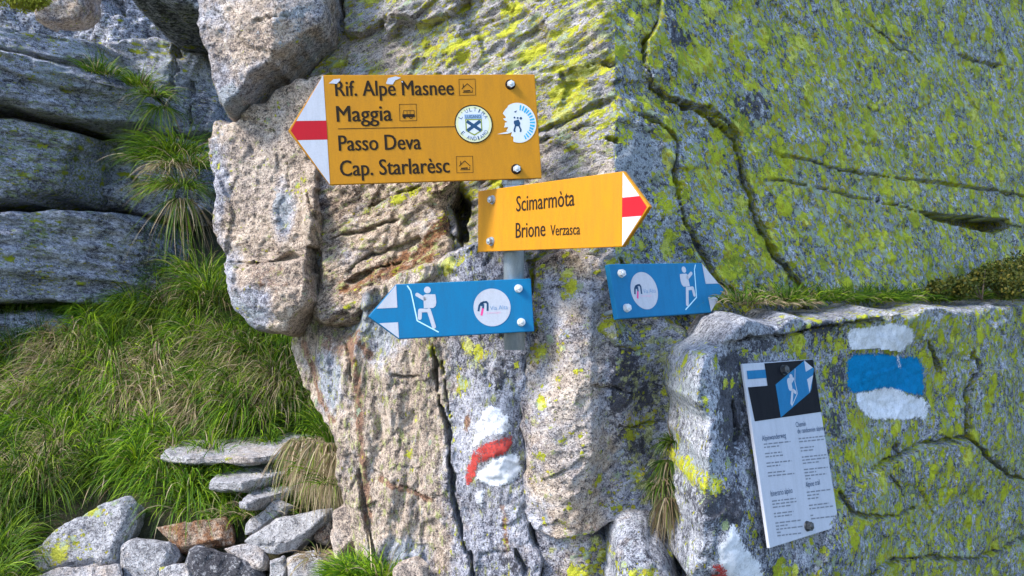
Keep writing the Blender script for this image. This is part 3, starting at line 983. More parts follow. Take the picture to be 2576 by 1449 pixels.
rock('boulder', 'small pale tan boulder at the top edge, above the left slabs', [(70, 52), (84, -10), (110, -160), (250, -160), (205, 20), (192, 50)], Plane(140, 4.5, .3), M_BOULD, .009, .03, .15,
     lambda x, z, px, py: .03 * fbm(x * 5, z * 5, 4, 99), [], lambda f, px, py, x, z: (f['tan'].__iadd__(.3), f['yel'].__imul__(.4)), 99)

# ------------------------------------------------------------------ loose stones and steps


def zone_stone(tan=.3, yel=.05, olv=.08, drk=.12, rust=0., blc=.5, extra=()):
    def f(z_, px, py, x, z):
        for k, v in (('tan', tan), ('yel', yel), ('olv', olv), ('drk', drk), ('rust', rust), ('blc', blc), ('pal', .15)):
            z_[k][:] = v
        for k, cx, cy, rx, ry, s in extra:
            z_[k] += s * blob(px, py, cx, cy, rx, ry)
    return f


class Tilt(Plane):
    """a leaning sheet: y = Y0 + b*(x-x0) + c*(z-z0)"""

    def __init__(self, px0, py0, Y0, b, c):
        self.p = P(px0, py0, Y0)
        self.b, self.c = b, c
        self.zc = None

    def on(self, px, py):
        u = (np.asarray(px, float) - CX) / FOC
        v = -(np.asarray(py, float) - CY) / FOC
        Y = (self.p.y - self.b * self.p.x - self.c * self.p.z) / (1 - self.b * u - self.c * v)
        return u * Y, v * Y, Y

    def y(self, x):
        raise NotImplementedError


def chunk(name, label, outer, plate, back, zone, seed, cat, group):
    """angular broken stone: convex body through the traced outline, a raised plate in front and a smaller back"""
    bm = bmesh.new()
    vs = [bm.verts.new(p) for p in list(outer) + list(plate) + list(back)]
    r = bmesh.ops.convex_hull(bm, input=vs)
    dead = [g for g in r['geom_interior'] + r['geom_unused'] if isinstance(g, bmesh.types.BMVert)]
    bmesh.ops.delete(bm, geom=list(set(dead)), context='VERTS')
    bmesh.ops.dissolve_limit(bm, angle_limit=math.radians(9), verts=bm.verts, edges=bm.edges)
    bmesh.ops.bevel(bm, geom=list(bm.edges), offset=.0035, segments=1, affect='EDGES', clamp_overlap=True)
    bmesh.ops.triangulate(bm, faces=bm.faces)
    for it in range(4):
        big = [e for e in bm.edges if e.calc_length() > .016]
        if not big:
            break
        bmesh.ops.subdivide_edges(bm, edges=big, cuts=1)
        bmesh.ops.triangulate(bm, faces=[f for f in bm.faces if len(f.verts) > 3])
    bm.normal_update()
    co = np.array([v.co for v in bm.verts])
    nn = np.array([v.normal for v in bm.verts])
    u, v_ = co[:, 0] + .7 * co[:, 1], co[:, 2] - .6 * co[:, 1]
    d = .006 * facets(u * 16, v_ * 16, seed, 1.2)[0] + .0035 * fbm(u * 22, v_ * 22, 3, seed + 2)
    co = co + nn * d[:, None]
    org = np.array([co[:, 0].mean(), co[:, 1].mean(), co[:, 2].min()])
    for v, q_ in zip(bm.verts, co - org):
        v.co = q_
    bmesh.ops.recalc_face_normals(bm, faces=bm.faces)
    me = bpy.data.meshes.new(name)
    bm.to_mesh(me)
    bm.free()
    fld = {k: np.full(len(co), v, float) for k, v in dict(tan=.3, yel=.25, drk=.25, rust=0., olv=.25, pal=.15, blc=0.).items()}
    zone(fld, CX + FOC * co[:, 0] / co[:, 1], CY - FOC * co[:, 2] / co[:, 1], co[:, 0], co[:, 2])
    st = lambda ks: np.stack([np.clip(fld[k], 0, 1.2) for k in ks], 1)
    set_col(me, 'zone', st(('tan', 'yel', 'drk', 'rust')))
    set_col(me, 'zone2', np.c_[st(('olv', 'pal', 'blc')), np.ones(len(co))])
    o = link(name, me, M_STONE)
    o.location = org
    return tag(o, label, cat, group)


def stone(name, label, poly, Y, b, c, D, zone, seed, feats=(), R=.018, amp=1.0, cat='stone', group=None, rise=.12, sh=(0, .05)):
    pl = np.asarray(poly, float)
    t = Tilt(pl[:, 0].mean(), pl[:, 1].mean(), Y, b, c)
    X, Z, YY = t.on(pl[:, 0], pl[:, 1])
    A = np.c_[X, YY, Z]
    cen = A.mean(0)
    n = np.array([b, -1.0, c + .35])
    n /= np.linalg.norm(n)
    size = min(np.ptp(X), np.ptp(Z) * math.hypot(1, c))
    g = np.random.default_rng(seed)
    pls = cen + (A - cen) * (.62 + .2 * g.random((len(A), 1))) + n * size * rise + np.array([sh[0] * size, 0, sh[1] * size])
    bk = cen + (A - cen) * .8 + np.array([0, D, -D * .35])
    outer = A + np.array([0, .02, 0])
    return chunk(name, label, outer, pls, bk, zone, seed, cat, group)


def slab(name, label, poly, z, t, zone, seed, amp=1.0):
    pl = np.asarray(poly, float)
    Yh = z * FOC / -(pl[:, 1] - CY)
    A = np.c_[(pl[:, 0] - CX) / FOC * Yh, Yh, np.full(len(pl), z)]
    cen = A.mean(0)
    bot = cen + (A - cen) * .9 + np.array([0, .07, -t])
    mid = cen + (A - cen) * 1.0 + np.array([0, 0, -t * .45])
    return chunk(name, label, A, mid, bot, zone, seed, 'step', STG)


STG = 'flat stone steps set in the grass bank'

slab('step_stone', 'long top step stone with pale surface in the grass bank', [(400, 1143), (455, 1106), (540, 1098), (645, 1088), (715, 1092), (785, 1090), (768, 1122), (700, 1142), (640, 1150), (540, 1146), (470, 1152)], -.62, .05, zone_stone(.45, .1, .16, .14, blc=.55), 3)
slab('step_stone', 'middle step stone, pale block with shaded front', [(524, 1212), (572, 1170), (650, 1160), (738, 1150), (752, 1180), (690, 1196), (610, 1214)], -.685, .06, zone_stone(.3, .03, .05, .1, blc=.7), 6)
slab('step_stone', 'lowest narrow step stone slanting above the loose stones', [(600, 1262), (640, 1232), (700, 1212), (748, 1194), (772, 1216), (690, 1246), (622, 1266)], -.73, .05, zone_stone(.3, .03, .05, .12, blc=.65), 9)
G2 = 'loose stones piled at the foot of the bank'
stone('stone', 'large triangular grey stone with yellow lichen at lower left', [(66, 1400), (140, 1346), (215, 1304), (258, 1270), (324, 1250), (342, 1270), (338, 1330), (306, 1372), (290, 1440), (160, 1452), (90, 1440)], 2.93, .1, .55, .16,
      zone_stone(.1, .16, .2, .16, blc=.35, extra=(('yel', 240, 1290, 34, 18, .5), ('yel', 170, 1370, 50, 40, .42), ('yel', 110, 1400, 40, 30, .3))), 12, [fold((316, 1380), (328, 1250), .9, .01)], .02, 1, group=G2)
stone('stone', 'rounded grey stone right of the triangular lichen stone', [(300, 1372), (328, 1356), (376, 1362), (428, 1368), (446, 1402), (420, 1440), (400, 1500), (300, 1500), (294, 1430)], 2.88, 0, .3, .16,
      zone_stone(.25, .05, .12, .24, blc=.3), 15, [fold((384, 1470), (370, 1362), .4, .01), fold((300, 1385), (440, 1390), .3, .01)], .03, 1, group=G2)
stone('stone', 'rust-brown stone in the middle of the pile', [(384, 1330), (430, 1334), (494, 1308), (566, 1300), (580, 1330), (584, 1372), (500, 1384), (452, 1398), (420, 1368)], 2.96, .0, .5, .14,
      zone_stone(.8, .04, .05, .25, .52, blc=0.), 18, [crack([(470, 1330), (540, 1340), (570, 1350)], 3, .014)], .02, 1.2, group=G2)
stone('stone', 'dark charcoal slab tipped on its side at the bottom edge', [(468, 1384), (494, 1372), (560, 1392), (640, 1416), (660, 1449), (660, 1520), (470, 1500), (456, 1430)], 2.80, .15, .12, .14,
      zone_stone(.05, .02, .04, .60, blc=.0), 21, [fold((484, 1372), (496, 1500), .9, .006)], .012, .7, group=G2)
stone('stone', 'small white block standing upright behind the large pale slab', [(612, 1324), (650, 1292), (694, 1256), (736, 1276), (716, 1298), (684, 1308), (640, 1350), (610, 1352)], 2.98, .25, .5, .12,
      zone_stone(.05, .02, .04, .08, blc=.95), 24, [fold((625, 1350), (735, 1285), .9, .006)], .012, .7, group=G2)
stone('stone', 'largest pale slab lying slanted, pointed to the right', [(608, 1366), (694, 1308), (760, 1294), (834, 1280), (842, 1300), (790, 1350), (740, 1386), (684, 1402), (650, 1392)], 2.88, .05, .7, .12,
      zone_stone(.25, .04, .06, .1, blc=.85), 27, [fold((656, 1380), (838, 1292), 1.3, .006)], .014, .8, group=G2)
stone('stone', 'pale tan stone in front of the largest pale slab', [(556, 1384), (600, 1374), (652, 1376), (672, 1410), (668, 1440), (634, 1446), (590, 1420)], 2.84, -.1, .5, .1,
      zone_stone(.5, .04, .05, .12, blc=.55), 30, [fold((645, 1446), (640, 1376), .6, .006), fold((556, 1400), (660, 1406), .4, .006)], .015, 1, group=G2)
stone('stone', 'small white cube of stone at the bottom edge', [(672, 1412), (712, 1402), (722, 1430), (716, 1470), (674, 1470)], 2.78, .2, .2, .1, zone_stone(.1, .02, .03, .08, blc=.9), 33, [fold((700, 1470), (698, 1400), .6, .006)], .01, .6, group=G2)
stone('stone', 'upright tan stone leaning on the brown pillar', [(830, 1370), (836, 1290), (870, 1266), (914, 1272), (930, 1330), (900, 1360), (864, 1376), (850, 1420), (838, 1410)], 2.62, -.3, .2, .14,
      zone_stone(.72, .03, .08, .14, .25, blc=.3), 36, [fold((875, 1400), (885, 1266), .5, .01), fold((838, 1290), (850, 1420), .3, .01)], .02, 1.2, group=G2)
stone('stone', 'small dark reddish stone behind the tip of the pale slab', [(780, 1340), (800, 1316), (838, 1308), (850, 1350), (830, 1380), (790, 1366)], 2.93, .0, .3, .1, zone_stone(.7, .02, .05, .35, .4, blc=0), 39, (), .015, 1, group=G2)
stone('stone', 'flat pale stone lying along the bottom left edge', [(80, 1452), (140, 1434), (215, 1424), (292, 1422), (300, 1450), (290, 1490), (80, 1490)], 2.78, .0, 1.2, .1, zone_stone(.5, .06, .1, .14, blc=.5), 42, (), .016, .8, group=G2)
stone('stone', 'low lichen-edged stone between the grey stone and the dark slab', [(392, 1432), (440, 1420), (476, 1424), (490, 1450), (480, 1500), (390, 1500)], 2.76, .0, .8, .1, zone_stone(.45, .2, .15, .16, blc=.4, extra=(('yel', 400, 1430, 20, 10, .5),)), 45, (), .016, .8, group=G2)
stone('stone', 'grey rubble stone below the upright tan stone', [(716, 1410), (760, 1392), (810, 1390), (836, 1420), (830, 1490), (720, 1490)], 2.76, .0, .6, .1, zone_stone(.45, .03, .06, .2, blc=.4), 48, (), .016, 1.2, group=G2)
stone('stone', 'buff stone at the bottom edge beside the green moss clump', [(985, 1440), (1004, 1414), (1046, 1404), (1076, 1430), (1080, 1520), (990, 1520)], 2.20, .0, .4, .1, zone_stone(.85, .03, .06, .14, .1, blc=.3), 51, (), .02, 1, group=G2)

# ------------------------------------------------------------------ grass


def grass_material(name):
    t = NT(name)
    a = t.n('ShaderNodeAttribute', attribute_name='tint').outputs['Color']
    t.set(t.b.inputs['Base Color'], a)
    t.b.inputs['Roughness'].default_value = .6
    t.b.inputs['Specular IOR Level'].default_value = .25
    tr = t.n('ShaderNodeBsdfTranslucent')
    t.set(tr.inputs['Color'], a)
    mx = t.n('ShaderNodeMixShader')
    mx.inputs[0].default_value = .3
    t.t.links.new(t.b.outputs[0], mx.inputs[1])
    t.t.links.new(tr.outputs[0], mx.inputs[2])
    t.t.links.new(mx.outputs[0], t.out.inputs[0])
    return t.m


M_GRASS = grass_material('grass_blades')


def blades(base, d0, length, width, droop, tint, segs=5):
    """base (n,3), d0 (n,3) initial direction, droop (n,3) pull; returns verts, faces, colours"""
    n = len(base)
    d0 = d0 / np.linalg.norm(d0, axis=1, keepdims=True)
    side = np.cross(d0, rng.normal(size=(n, 3)))
    side[:, 1] *= .4
    side /= np.linalg.norm(side, axis=1, keepdims=True) + 1e-9
    pos = base.copy()
    d = d0.copy()
    V, Cc = [], []
    for k in range(segs + 1):
        s = k / segs
        w = (width * (1 - s ** 1.6) * .5 + .0002)[:, None]
        V += [pos - side * w, pos + side * w]
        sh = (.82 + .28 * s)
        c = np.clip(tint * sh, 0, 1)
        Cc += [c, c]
        d = d + droop / segs * (.35 + 1.3 * s)
        d /= np.linalg.norm(d, axis=1, keepdims=True)
        pos = pos + d * (length / segs)[:, None]
    V = np.stack(V, 1)
    Cc = np.stack(Cc, 1)
    m = 2 * (segs + 1)
    q = np.array([(2 * k, 2 * k + 1, 2 * k + 3, 2 * k + 2) for k in range(segs)])
    F = (np.arange(n) * m)[:, None, None] + q[None]
    return V.reshape(-1, 3), F.reshape(-1, 4), np.c_[Cc.reshape(-1, 3), np.ones(n * m)]


GREENS = np.array([(.045, .115, .005), (.08, .17, .006), (.13, .23, .008), (.22, .32, .012), (.03, .075, .008)])
DRY = np.array([(.38, .29, .17), (.50, .40, .26), (.26, .18, .10), (.30, .28, .11)])


TONE = 1.0          # blade colour factor: kind of grass, plus shade painted into the gap tuft


def clump(c, n, rad, ln, dry, down, spread=.8, up=1.0, wd=.0028):
    """one tussock: blades fan out of a small root disc and arch over"""
    a = rng.random(n) * 2 * math.pi
    r = rad * np.sqrt(rng.random(n))
    b = np.c_[c[0] + r * np.cos(a), c[1] + r * np.sin(a), np.full(n, c[2])]
    out = np.c_[np.cos(a), np.sin(a), np.zeros(n)] * (r / rad)[:, None] * spread
    d0 = out + np.array([0, 0, up]) + rng.normal(size=(n, 3)) * .22 + np.asarray(down) * .35
    L = ln * (.3 + .85 * rng.random(n))
    dr = np.asarray(down)[None] * (.7 + .8 * rng.random(n))[:, None] + out * .8 + np.array([0, 0, -1.1]) * (.6 + .9 * rng.random(n))[:, None] + rng.normal(size=(n, 3)) * np.array([.45, .3, .2])
    isd = rng.random(n) < dry
    t = np.where(isd[:, None], DRY[rng.integers(0, 4, n)], GREENS[rng.integers(0, 5, n)]) * (.75 + .5 * rng.random((n, 1))) * TONE
    return b, d0, L, np.full(n, wd) * (.7 + .6 * rng.random(n)), dr, t


def grass_object(name, parts, label, cat=None, kind=None, group=None, loc=None):
    B = [np.concatenate([p[i] for p in parts]) for i in range(6)]
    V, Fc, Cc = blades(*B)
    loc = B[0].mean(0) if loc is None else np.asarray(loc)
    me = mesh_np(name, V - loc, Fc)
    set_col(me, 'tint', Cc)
    o = link(name, me, M_GRASS)
    o.location = loc
    return tag(o, label, cat, group, kind)


DRY_SPOTS = [(183, 905, 50), (150, 912, 36), (408, 920, 46), (400, 960, 36), (279, 955, 40), (270, 990, 32), (542, 903, 30), (601, 930, 26), (660, 985, 46), (690, 1000, 36), (333, 1035, 34), (419, 1030, 50), (483, 1050, 40), (134, 1200, 34),
             (430, 1190, 50), (403, 1318, 44), (430, 1310, 36), (118, 965, 34), (467, 752, 42), (700, 1010, 40), (560, 1010, 30), (380, 1020, 40), (190, 1000, 30), (90, 1030, 30), (140, 1180, 34), (160, 1290, 40)]


def dryness(px, py):
    v = .03 + .05 * math.sin(px * .021 + py * .013)
    for cx, cy, r in DRY_SPOTS:
        d = math.hypot((px - cx), (py - cy) * 1.2)
        v = max(v, .5 * max(0, min(1, 1.1 - d / r)))
    return v


# the stones and the cliff base keep clear of blades
KEEP = [[(400, 1104), (780, 1092), (752, 1150), (520, 1160), (440, 1150)], [(540, 1172), (730, 1158), (738, 1205), (610, 1222)], [(612, 1236), (750, 1202), (760, 1228), (622, 1264)],
        [(90, 1400), (324, 1252), (345, 1300), (300, 1460), (90, 1460)], [(290, 1356), (1000, 1256), (1000, 1500), (290, 1500)], [(395, 1330), (580, 1300), (590, 1400), (420, 1390)]]
KEEP = [np.array(k, float) for k in KEEP]
parts = []


def tussock(c, n, rad, ln, dry, lat, shade):
    a = rng.random(n) * 2 * math.pi
    r = rad * np.sqrt(rng.random(n))
    dx, dy = r * np.cos(a), r * np.sin(a)
    b = np.c_[c[0] + dx, c[1] + dy, c[2] + .09 * (1 - (r / rad) ** 2)]
    out = np.c_[dx / rad, dy / rad, np.zeros(n)]
    d0 = out * 1.1 + np.array([lat * .3, -.3, .8]) + rng.normal(size=(n, 3)) * .14
    L = ln * (.6 + .5 * rng.random(n))
    dr = np.array([lat * .6, -.7, -2.6])[None] * (.6 + .7 * rng.random(n))[:, None] + out * .7 + rng.normal(size=(n, 3)) * .15
    front = np.clip(.5 - dy / rad * .5, 0, 1)
    isd = rng.random(n) < np.clip(dry * (.5 + .6 * front) + .02, 0, .97)
    g = GREENS[rng.integers(0, 5, n)]
    t = np.where(isd[:, None], DRY[rng.integers(0, 4, n)], g * shade) * (.75 + .5 * rng.random((n, 1)))
    return b, d0, L, .0036 * (.6 + .8 * rng.random(n)), dr, t


spots = [(px, py, .85) for px, py, r in DRY_SPOTS]
for gy in range(745, 1480, 60):
    for gx in range(-250, 930, 90):
        spots.append((gx + rng.uniform(-26, 26) + (gy % 84) * .4, gy + rng.uniform(-18, 18), None))
for px, py, dr in spots:
    if px > 865 - (py < 1000) * (1000 - py) * .75:
        continue
    if any(inside(np.array([px]), np.array([py]), k)[0] for k in KEEP):
        continue
    if (px > 350 and py > 1285) or (40 < px < 360 and py > 1270 + max(0, 150 - px)):
        continue
    x, y, z = ground_hit(px, py)
    if dr is None:
        dr = max(dryness(px, py) * .8, rng.choice([.01, .03, .06, .2, .4], p=[.4, .25, .2, .1, .05]))
    ln = rng.uniform(.16, .27)
    if 340 < px < 800 and 1050 < py < 1270:
        ln *= .6
    lat = .8 * math.sin(px * .011 + 2.2 * math.sin(py * .011)) + rng.normal() * .35
    parts.append(tussock((x, y, z - .01), int(rng.uniform(300, 430)), rng.uniform(.05, .085), ln, dr, lat, rng.choice([.5, .75, 1.0, 1.25, 1.6])))
# a low sward between the tussocks
n = 9000
pxs, pys = rng.uniform(-260, 900, n), rng.uniform(735, 1470, n)
ok = np.ones(n, bool)
for k in KEEP:
    ok &= ~inside(pxs, pys, k)
ok &= ~((pxs > 330) & (pys > 1270))
pxs, pys = pxs[ok], pys[ok]
pts = np.array([ground_hit(a, b) for a, b in zip(pxs[:900], pys[:900])])
n = len(pts)
isd = rng.random(n) < .08
t = np.where(isd[:, None], DRY[rng.integers(0, 4, n)], GREENS[rng.integers(0, 5, n)])
parts.append((pts, np.c_[rng.normal(size=n) * .5, rng.normal(size=n) * .4 - .2, np.ones(n)], rng.uniform(.05, .12, n), np.full(n, .003), np.c_[rng.normal(size=n) * .5, np.full(n, -.5), np.full(n, -1.0)], t))
grass_object('grass', parts, 'long green and straw-coloured grass hanging over the bank at left', kind='stuff', loc=(-1.4, 3.3, -.8))


def tuft(name, label, spots, cat='grass', group=None):
    ps = []
    for (px, py, Y, n, rad, ln, dry, down, spread, up) in spots:
        p = P(px, py, Y)
        ps.append(clump(p, n, rad, ln, dry, down, spread, up, .0026 if Y < 3 else .0034))
    return grass_object(name, ps, label, cat, group=group)


tuft('grass_tuft', 'big green grass tuft in the crevice between left slabs and boulder', [(435, 385, 4.2, 420, .11, .24, .05, (-.1, -.4, -.4), 1.1, 1.1), (480, 420, 4.1, 300, .08, .22, .08, (.35, -.4, -.7), .9, .9), (395, 400, 4.15, 220, .07, .22, .08, (-.6, -.4, -.7), .9, .7), (425, 415, 4.05, 180, .06, .16, .85, (-.1, -.5, -.9), .8, .4), (445, 470, 4.05, 300, .08, .24, .15, (-.2, -.5, -.9), .9, .6), (455, 500, 4.05, 120, .05, .34, .45, (.05, -.2, -1.6), .5, .1)])
tuft('grass_tuft', 'small grass tuft on top of the long upper slab', [(245, 182, 4.05, 130, .05, .13, .1, (.1, -.3, -.2), .8, 1.2), (275, 188, 4.08, 90, .05, .10, .15, (.3, -.3, -.3), .8, 1)])
tuft('grass_tuft', 'grass tuft spilling down the right end of the long upper slab', [(350, 215, 4.25, 170, .06, .14, .1, (.1, -.4, -.2), .9, 1.1), (385, 240, 4.22, 170, .05, .18, .15, (.3, -.4, -.8), .7, .6), (405, 270, 4.25, 120, .04, .20, .2, (.1, -.3, -1.2), .5, .3)])
tuft('grass_tuft', 'shaded grass beside the foot of the tan boulder', [(500, 690, 3.9, 220, .09, .22, .1, (0, -.5, -.4), .9, 1.1), (530, 730, 3.6, 220, .08, .2, .1, (0, -.5, -.4), .9, 1.1)])
tuft('grass_tuft', 'tall thin green grass standing against the left edge of the brown pillar', [(845, 1110, 2.9, 170, .035, .20, .08, (.05, -.2, -.1), .5, 1.6), (830, 1090, 3.0, 110, .05, .18, .1, (-.1, -.3, -.2), .7, 1.3)])
tuft('grass_tuft', 'dry straw-coloured tussock drooping beside the stone steps', [(775, 1105, 3.15, 260, .07, .22, .85, (-.1, -.3, -2.2), .6, .3), (820, 1110, 3.0, 300, .06, .24, .85, (.05, -.3, -2.4), .5, .3), (850, 1140, 2.9, 300, .05, .22, .95, (.1, -.3, -2.4), .5, .25), (800, 1150, 3.05, 260, .06, .2, .97, (0, -.3, -2.2), .5, .2), (810, 1190, 3.0, 160, .07, .14, .5, (0, -.4, -.5), .8, .9), (850, 1215, 2.85, 160, .06, .12, .3, (0, -.4, -.5), .8, .9)])
TONE = .6  # gap tuft blades coloured darker to stand in for the shade there
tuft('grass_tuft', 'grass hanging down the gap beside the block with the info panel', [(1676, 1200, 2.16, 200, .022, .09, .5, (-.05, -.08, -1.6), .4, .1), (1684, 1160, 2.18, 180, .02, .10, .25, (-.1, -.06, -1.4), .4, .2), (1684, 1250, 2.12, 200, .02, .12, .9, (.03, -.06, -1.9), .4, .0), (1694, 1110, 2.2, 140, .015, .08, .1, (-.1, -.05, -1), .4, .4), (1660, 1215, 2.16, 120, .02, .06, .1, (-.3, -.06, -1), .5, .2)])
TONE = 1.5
tuft('moss_clump', 'bright green mossy clump at the bottom edge beside the brown pillar', [(890, 1440, 2.36, 620, .055, .085, .02, (0, -.1, 0), 1.1, 1.0), (930, 1455, 2.34, 420, .05, .07, .03, (0, -.1, 0), 1.0, 1.0), (860, 1450, 2.36, 300, .04, .07, .02, (0, -.1, 0), 1.1, .9), (960, 1440, 2.33, 120, .05, .10, .3, (0, -.1, 0), .8, 1.3)], 'moss')
TONE = 1.0
tuft('grass_tuft', 'dry straw wisps lying among the stones at the bottom, left of the moss clump', [(800, 1400, 2.75, 110, .05, .11, .95, (0, -.3, -.6), .9, .6)])
tuft('grass_tuft', 'short grass between the lowest step and the rust-brown stone', [(690, 1290, 3.05, 90, .06, .12, .4, (0, -.3, -.4), .9, .8), (640, 1288, 3.05, 110, .07, .12, .4, (0, -.3, -.4), .9, .9), (590, 1290, 3.05, 140, .08, .12, .4, (0, -.3, -.4), .9, .9)])
tuft('grass_tuft', 'dark green grass clump in the bottom left corner', [(-40, 1440, 2.7, 300, .09, .17, .03, (.3, -.2, -.1), .9, 1.0), (10, 1480, 2.68, 200, .06, .12, .03, (.4, -.2, -.1), .9, 1.0), (-10, 1370, 2.85, 200, .08, .15, .05, (.2, -.3, -.2), .9, 1.0)])
# ledge grass behind the block
TONE = .85
led = []
for i in range(70):
    px = 1850 + 760 * (i + rng.random()) / 70
    py = 752 - (px - 1850) * .016 + rng.normal() * 3
    Y = float(PM.on(px, py)[2]) - rng.uniform(.10, .2)
    p = P(px, py + 8, Y)
    led.append(clump(p, 70, .045, rng.uniform(.05, .09), .08 if px > 1990 else .3, (rng.normal() * .3, -.4, -.2), .9, .8))
for i in range(16):
    px = 1870 + 160 * rng.random()
    p = P(px, 764, float(PM.on(px, 764)[2]) - .2)
    led.append(clump(p, 40, .03, .04, .9, (rng.normal() * .3, -.4, -.3), .9, .6))
grass_object('grass', led, 'short dark grass along the ledge above the lichen block', kind='stuff')


# low leafy shrub at the right end of the ledge
def shrub(name, label, centres, n, mat):
    V, Fc = [], []
    for (px, py, Y, r) in centres:
        c = np.array(P(px, py, Y))
        for k in range(n):
            q = rng.normal(size=3)
            q /= np.linalg.norm(q)
            q *= r * rng.random() ** .35
            q[2] *= .75
            b = c + q
            d = rng.normal(size=3)
            d /= np.linalg.norm(d)
            s = np.cross(d, rng.normal(size=3))
            s /= np.linalg.norm(s)
            L, w = rng.uniform(.008, .016), rng.uniform(.003, .006)
            i0 = len(V)
            V += [b, b + d * L * .5 + s * w, b + d * L, b + d * L * .5 - s * w]
            Fc.append((i0, i0 + 1, i0 + 2, i0 + 3))
    V = np.array(V)
    loc = V.mean(0)
    me = mesh_np(name, V - loc, np.array(Fc), False)
    tn = np.repeat(np.array([(.03, .05, .008), (.06, .075, .012), (.10, .11, .015), (.15, .13, .02)])[rng.integers(0, 4, len(Fc))], 4, 0)
    set_col(me, 'tint', np.c_[tn, np.ones(len(tn))])
    e = bpy.data.objects.new(name, None)
    COL.objects.link(e)
    e.location = loc
    link('foliage', me, mat, e)
    return tag(e, label, 'shrub')


M_SHRUB = grass_material('shrub_leaves')
sh = shrub('shrub', 'low olive green shrub at the right end of the grassy ledge', [(2470, 700, 2.95, .05), (2520, 690, 3.05, .07), (2570, 680, 3.1, .09), (2640, 675, 3.2, .12), (2420, 720, 2.9, .05), (2540, 720, 2.95, .06), (2360, 728, 2.85, .04)], 900, M_SHRUB)
tb = NT('bark')
tb.b.inputs['Base Color'].default_value = (.08, .05, .03, 1)
for (px, py, Y) in ((2520, 740, 3.0), (2570, 740, 3.05), (2470, 742, 2.92)):
    b0 = P(px, py + 12, Y) - sh.location
    for k in range(3):
        stem_bm = bmesh.new()
        tip = b0 + Vector((random.uniform(-.05, .05), random.uniform(-.03, .03), random.uniform(.05, .1)))
        ax_ = (tip - b0)
        mt = Matrix.Translation((b0 + tip) / 2) @ ax_.to_track_quat('Z', 'Y').to_matrix().to_4x4()
        bmesh.ops.create_cone(stem_bm, cap_ends=True, segments=6, radius1=.003, radius2=.0015, depth=ax_.length, matrix=mt)
        sm = bpy.data.meshes.new('stem')
        stem_bm.to_mesh(sm)
        stem_bm.free()
        link('stem', sm, tb.m, sh)
shrub_moss = shrub('moss_cushion', 'yellow-green moss cushion at the top left corner', [(20, -8, 4.0, .07), (55, 6, 4.05, .06), (85, 4, 4.08, .055), (-40, -10, 4.0, .1), (105, 0, 4.1, .04)], 700, None)
MM = NT('yellow_moss')
mtc = MM.n('ShaderNodeTexCoord').outputs['Object']
MM.set(MM.b.inputs['Base Color'], MM.ramp(MM.noise(mtc, 90, 4), [(.35, (.12, .14, .01)), (.5, (.30, .31, .015)), (.65, (.45, .43, .04))]))
MM.b.inputs['Roughness'].default_value = .9
shrub_moss.children[0].data.materials.clear()
shrub_moss.children[0].data.materials.append(MM.m)
shrub_moss.children[0].name = 'cushion'
shrub_moss['category'] = 'moss'


# ------------------------------------------------------------------ painted trail marks, thin skins of paint on the rock
def paint_material(name, c, wear):
    t = NT(name)
    tc = t.n('ShaderNodeTexCoord').outputs['Object']
    n1, n2 = t.noise(tc, 210, 6, .75), t.noise(tc, 45, 5, .6)
    k = t.rng(t.math('ADD', t.math('MULTIPLY', n1, .6), t.math('MULTIPLY', n2, .4)), .40, .56)
    t.set(t.b.inputs['Base Color'], t.mix(k, tuple(q * .72 for q in c), c))
    t.b.inputs['Roughness'].default_value = .95
    t.b.inputs['Specular IOR Level'].default_value = .1
    t.set(t.b.inputs['Normal'], t.bump(n1, .5, .004))
    cv = t.n('ShaderNodeAttribute', attribute_name='cover').outputs['Fac']
    # worn through on the high grains, ragged towards the stroke's edge
    al = t.math('ADD', t.math('ADD', t.math('MULTIPLY', n1, .7), t.math('MULTIPLY', n2, .3)), t.math('MULTIPLY', t.math('SUBTRACT', cv, .62), .5))
    al = t.rng(al, wear - .018, wear + .018)
    t.set(t.b.inputs['Alpha'], al)
    return t.m


def paint(name, rock_label, poly, mat, parent, jit=9, lift=.0015, seed=0, thin=0.0):
    r = ROCKS[rock_label]
    pl = chaikin(poly, 1)
    px, py = r['px'], r['py']
    i0 = np.nonzero(((px > pl[:, 0].min() - 30) & (px < pl[:, 0].max() + 30)).any(1))[0]
    j0 = np.nonzero(((py > pl[:, 1].min() - 30) & (py < pl[:, 1].max() + 30)).any(0))[0]
    sl = (slice(i0[0], i0[-1] + 1), slice(j0[0], j0[-1] + 1))
    x, z = np.meshgrid(r['gx'][sl[0]], r['gz'][sl[1]], indexing='ij')
    y = r['y'][sl] - lift
    s, _, _ = sdf(px[sl], py[sl], pl)
    s = s + 5 + jit * .45 * fbm(x * 18, z * 18, 3, 35 + seed)
    ins = s > -10
    cell = ins[:-1, :-1] & ins[1:, :-1] & ins[:-1, 1:] & ins[1:, 1:]
    used = np.zeros(x.shape, bool)
    for q_ in ((slice(None, -1), slice(None, -1)), (slice(1, None), slice(None, -1)), (slice(None, -1), slice(1, None)), (slice(1, None), slice(1, None))):
        used[q_] |= cell
    idx = np.full(x.shape, -1)
    idx[used] = np.arange(used.sum())
    ci, cj = np.nonzero(cell)
    V = np.c_[x[used], y[used], z[used]] - np.array(parent.location)
    me = mesh_np(name, V, np.c_[idx[ci, cj], idx[ci + 1, cj], idx[ci + 1, cj + 1], idx[ci, cj + 1]])
    e = np.clip(s[used] / 14, -1, 1) * .5 + .5
    set_col(me, 'cover', np.stack([e, e, e, np.ones(len(e))], 1))
    return link(name, me, mat, parent)


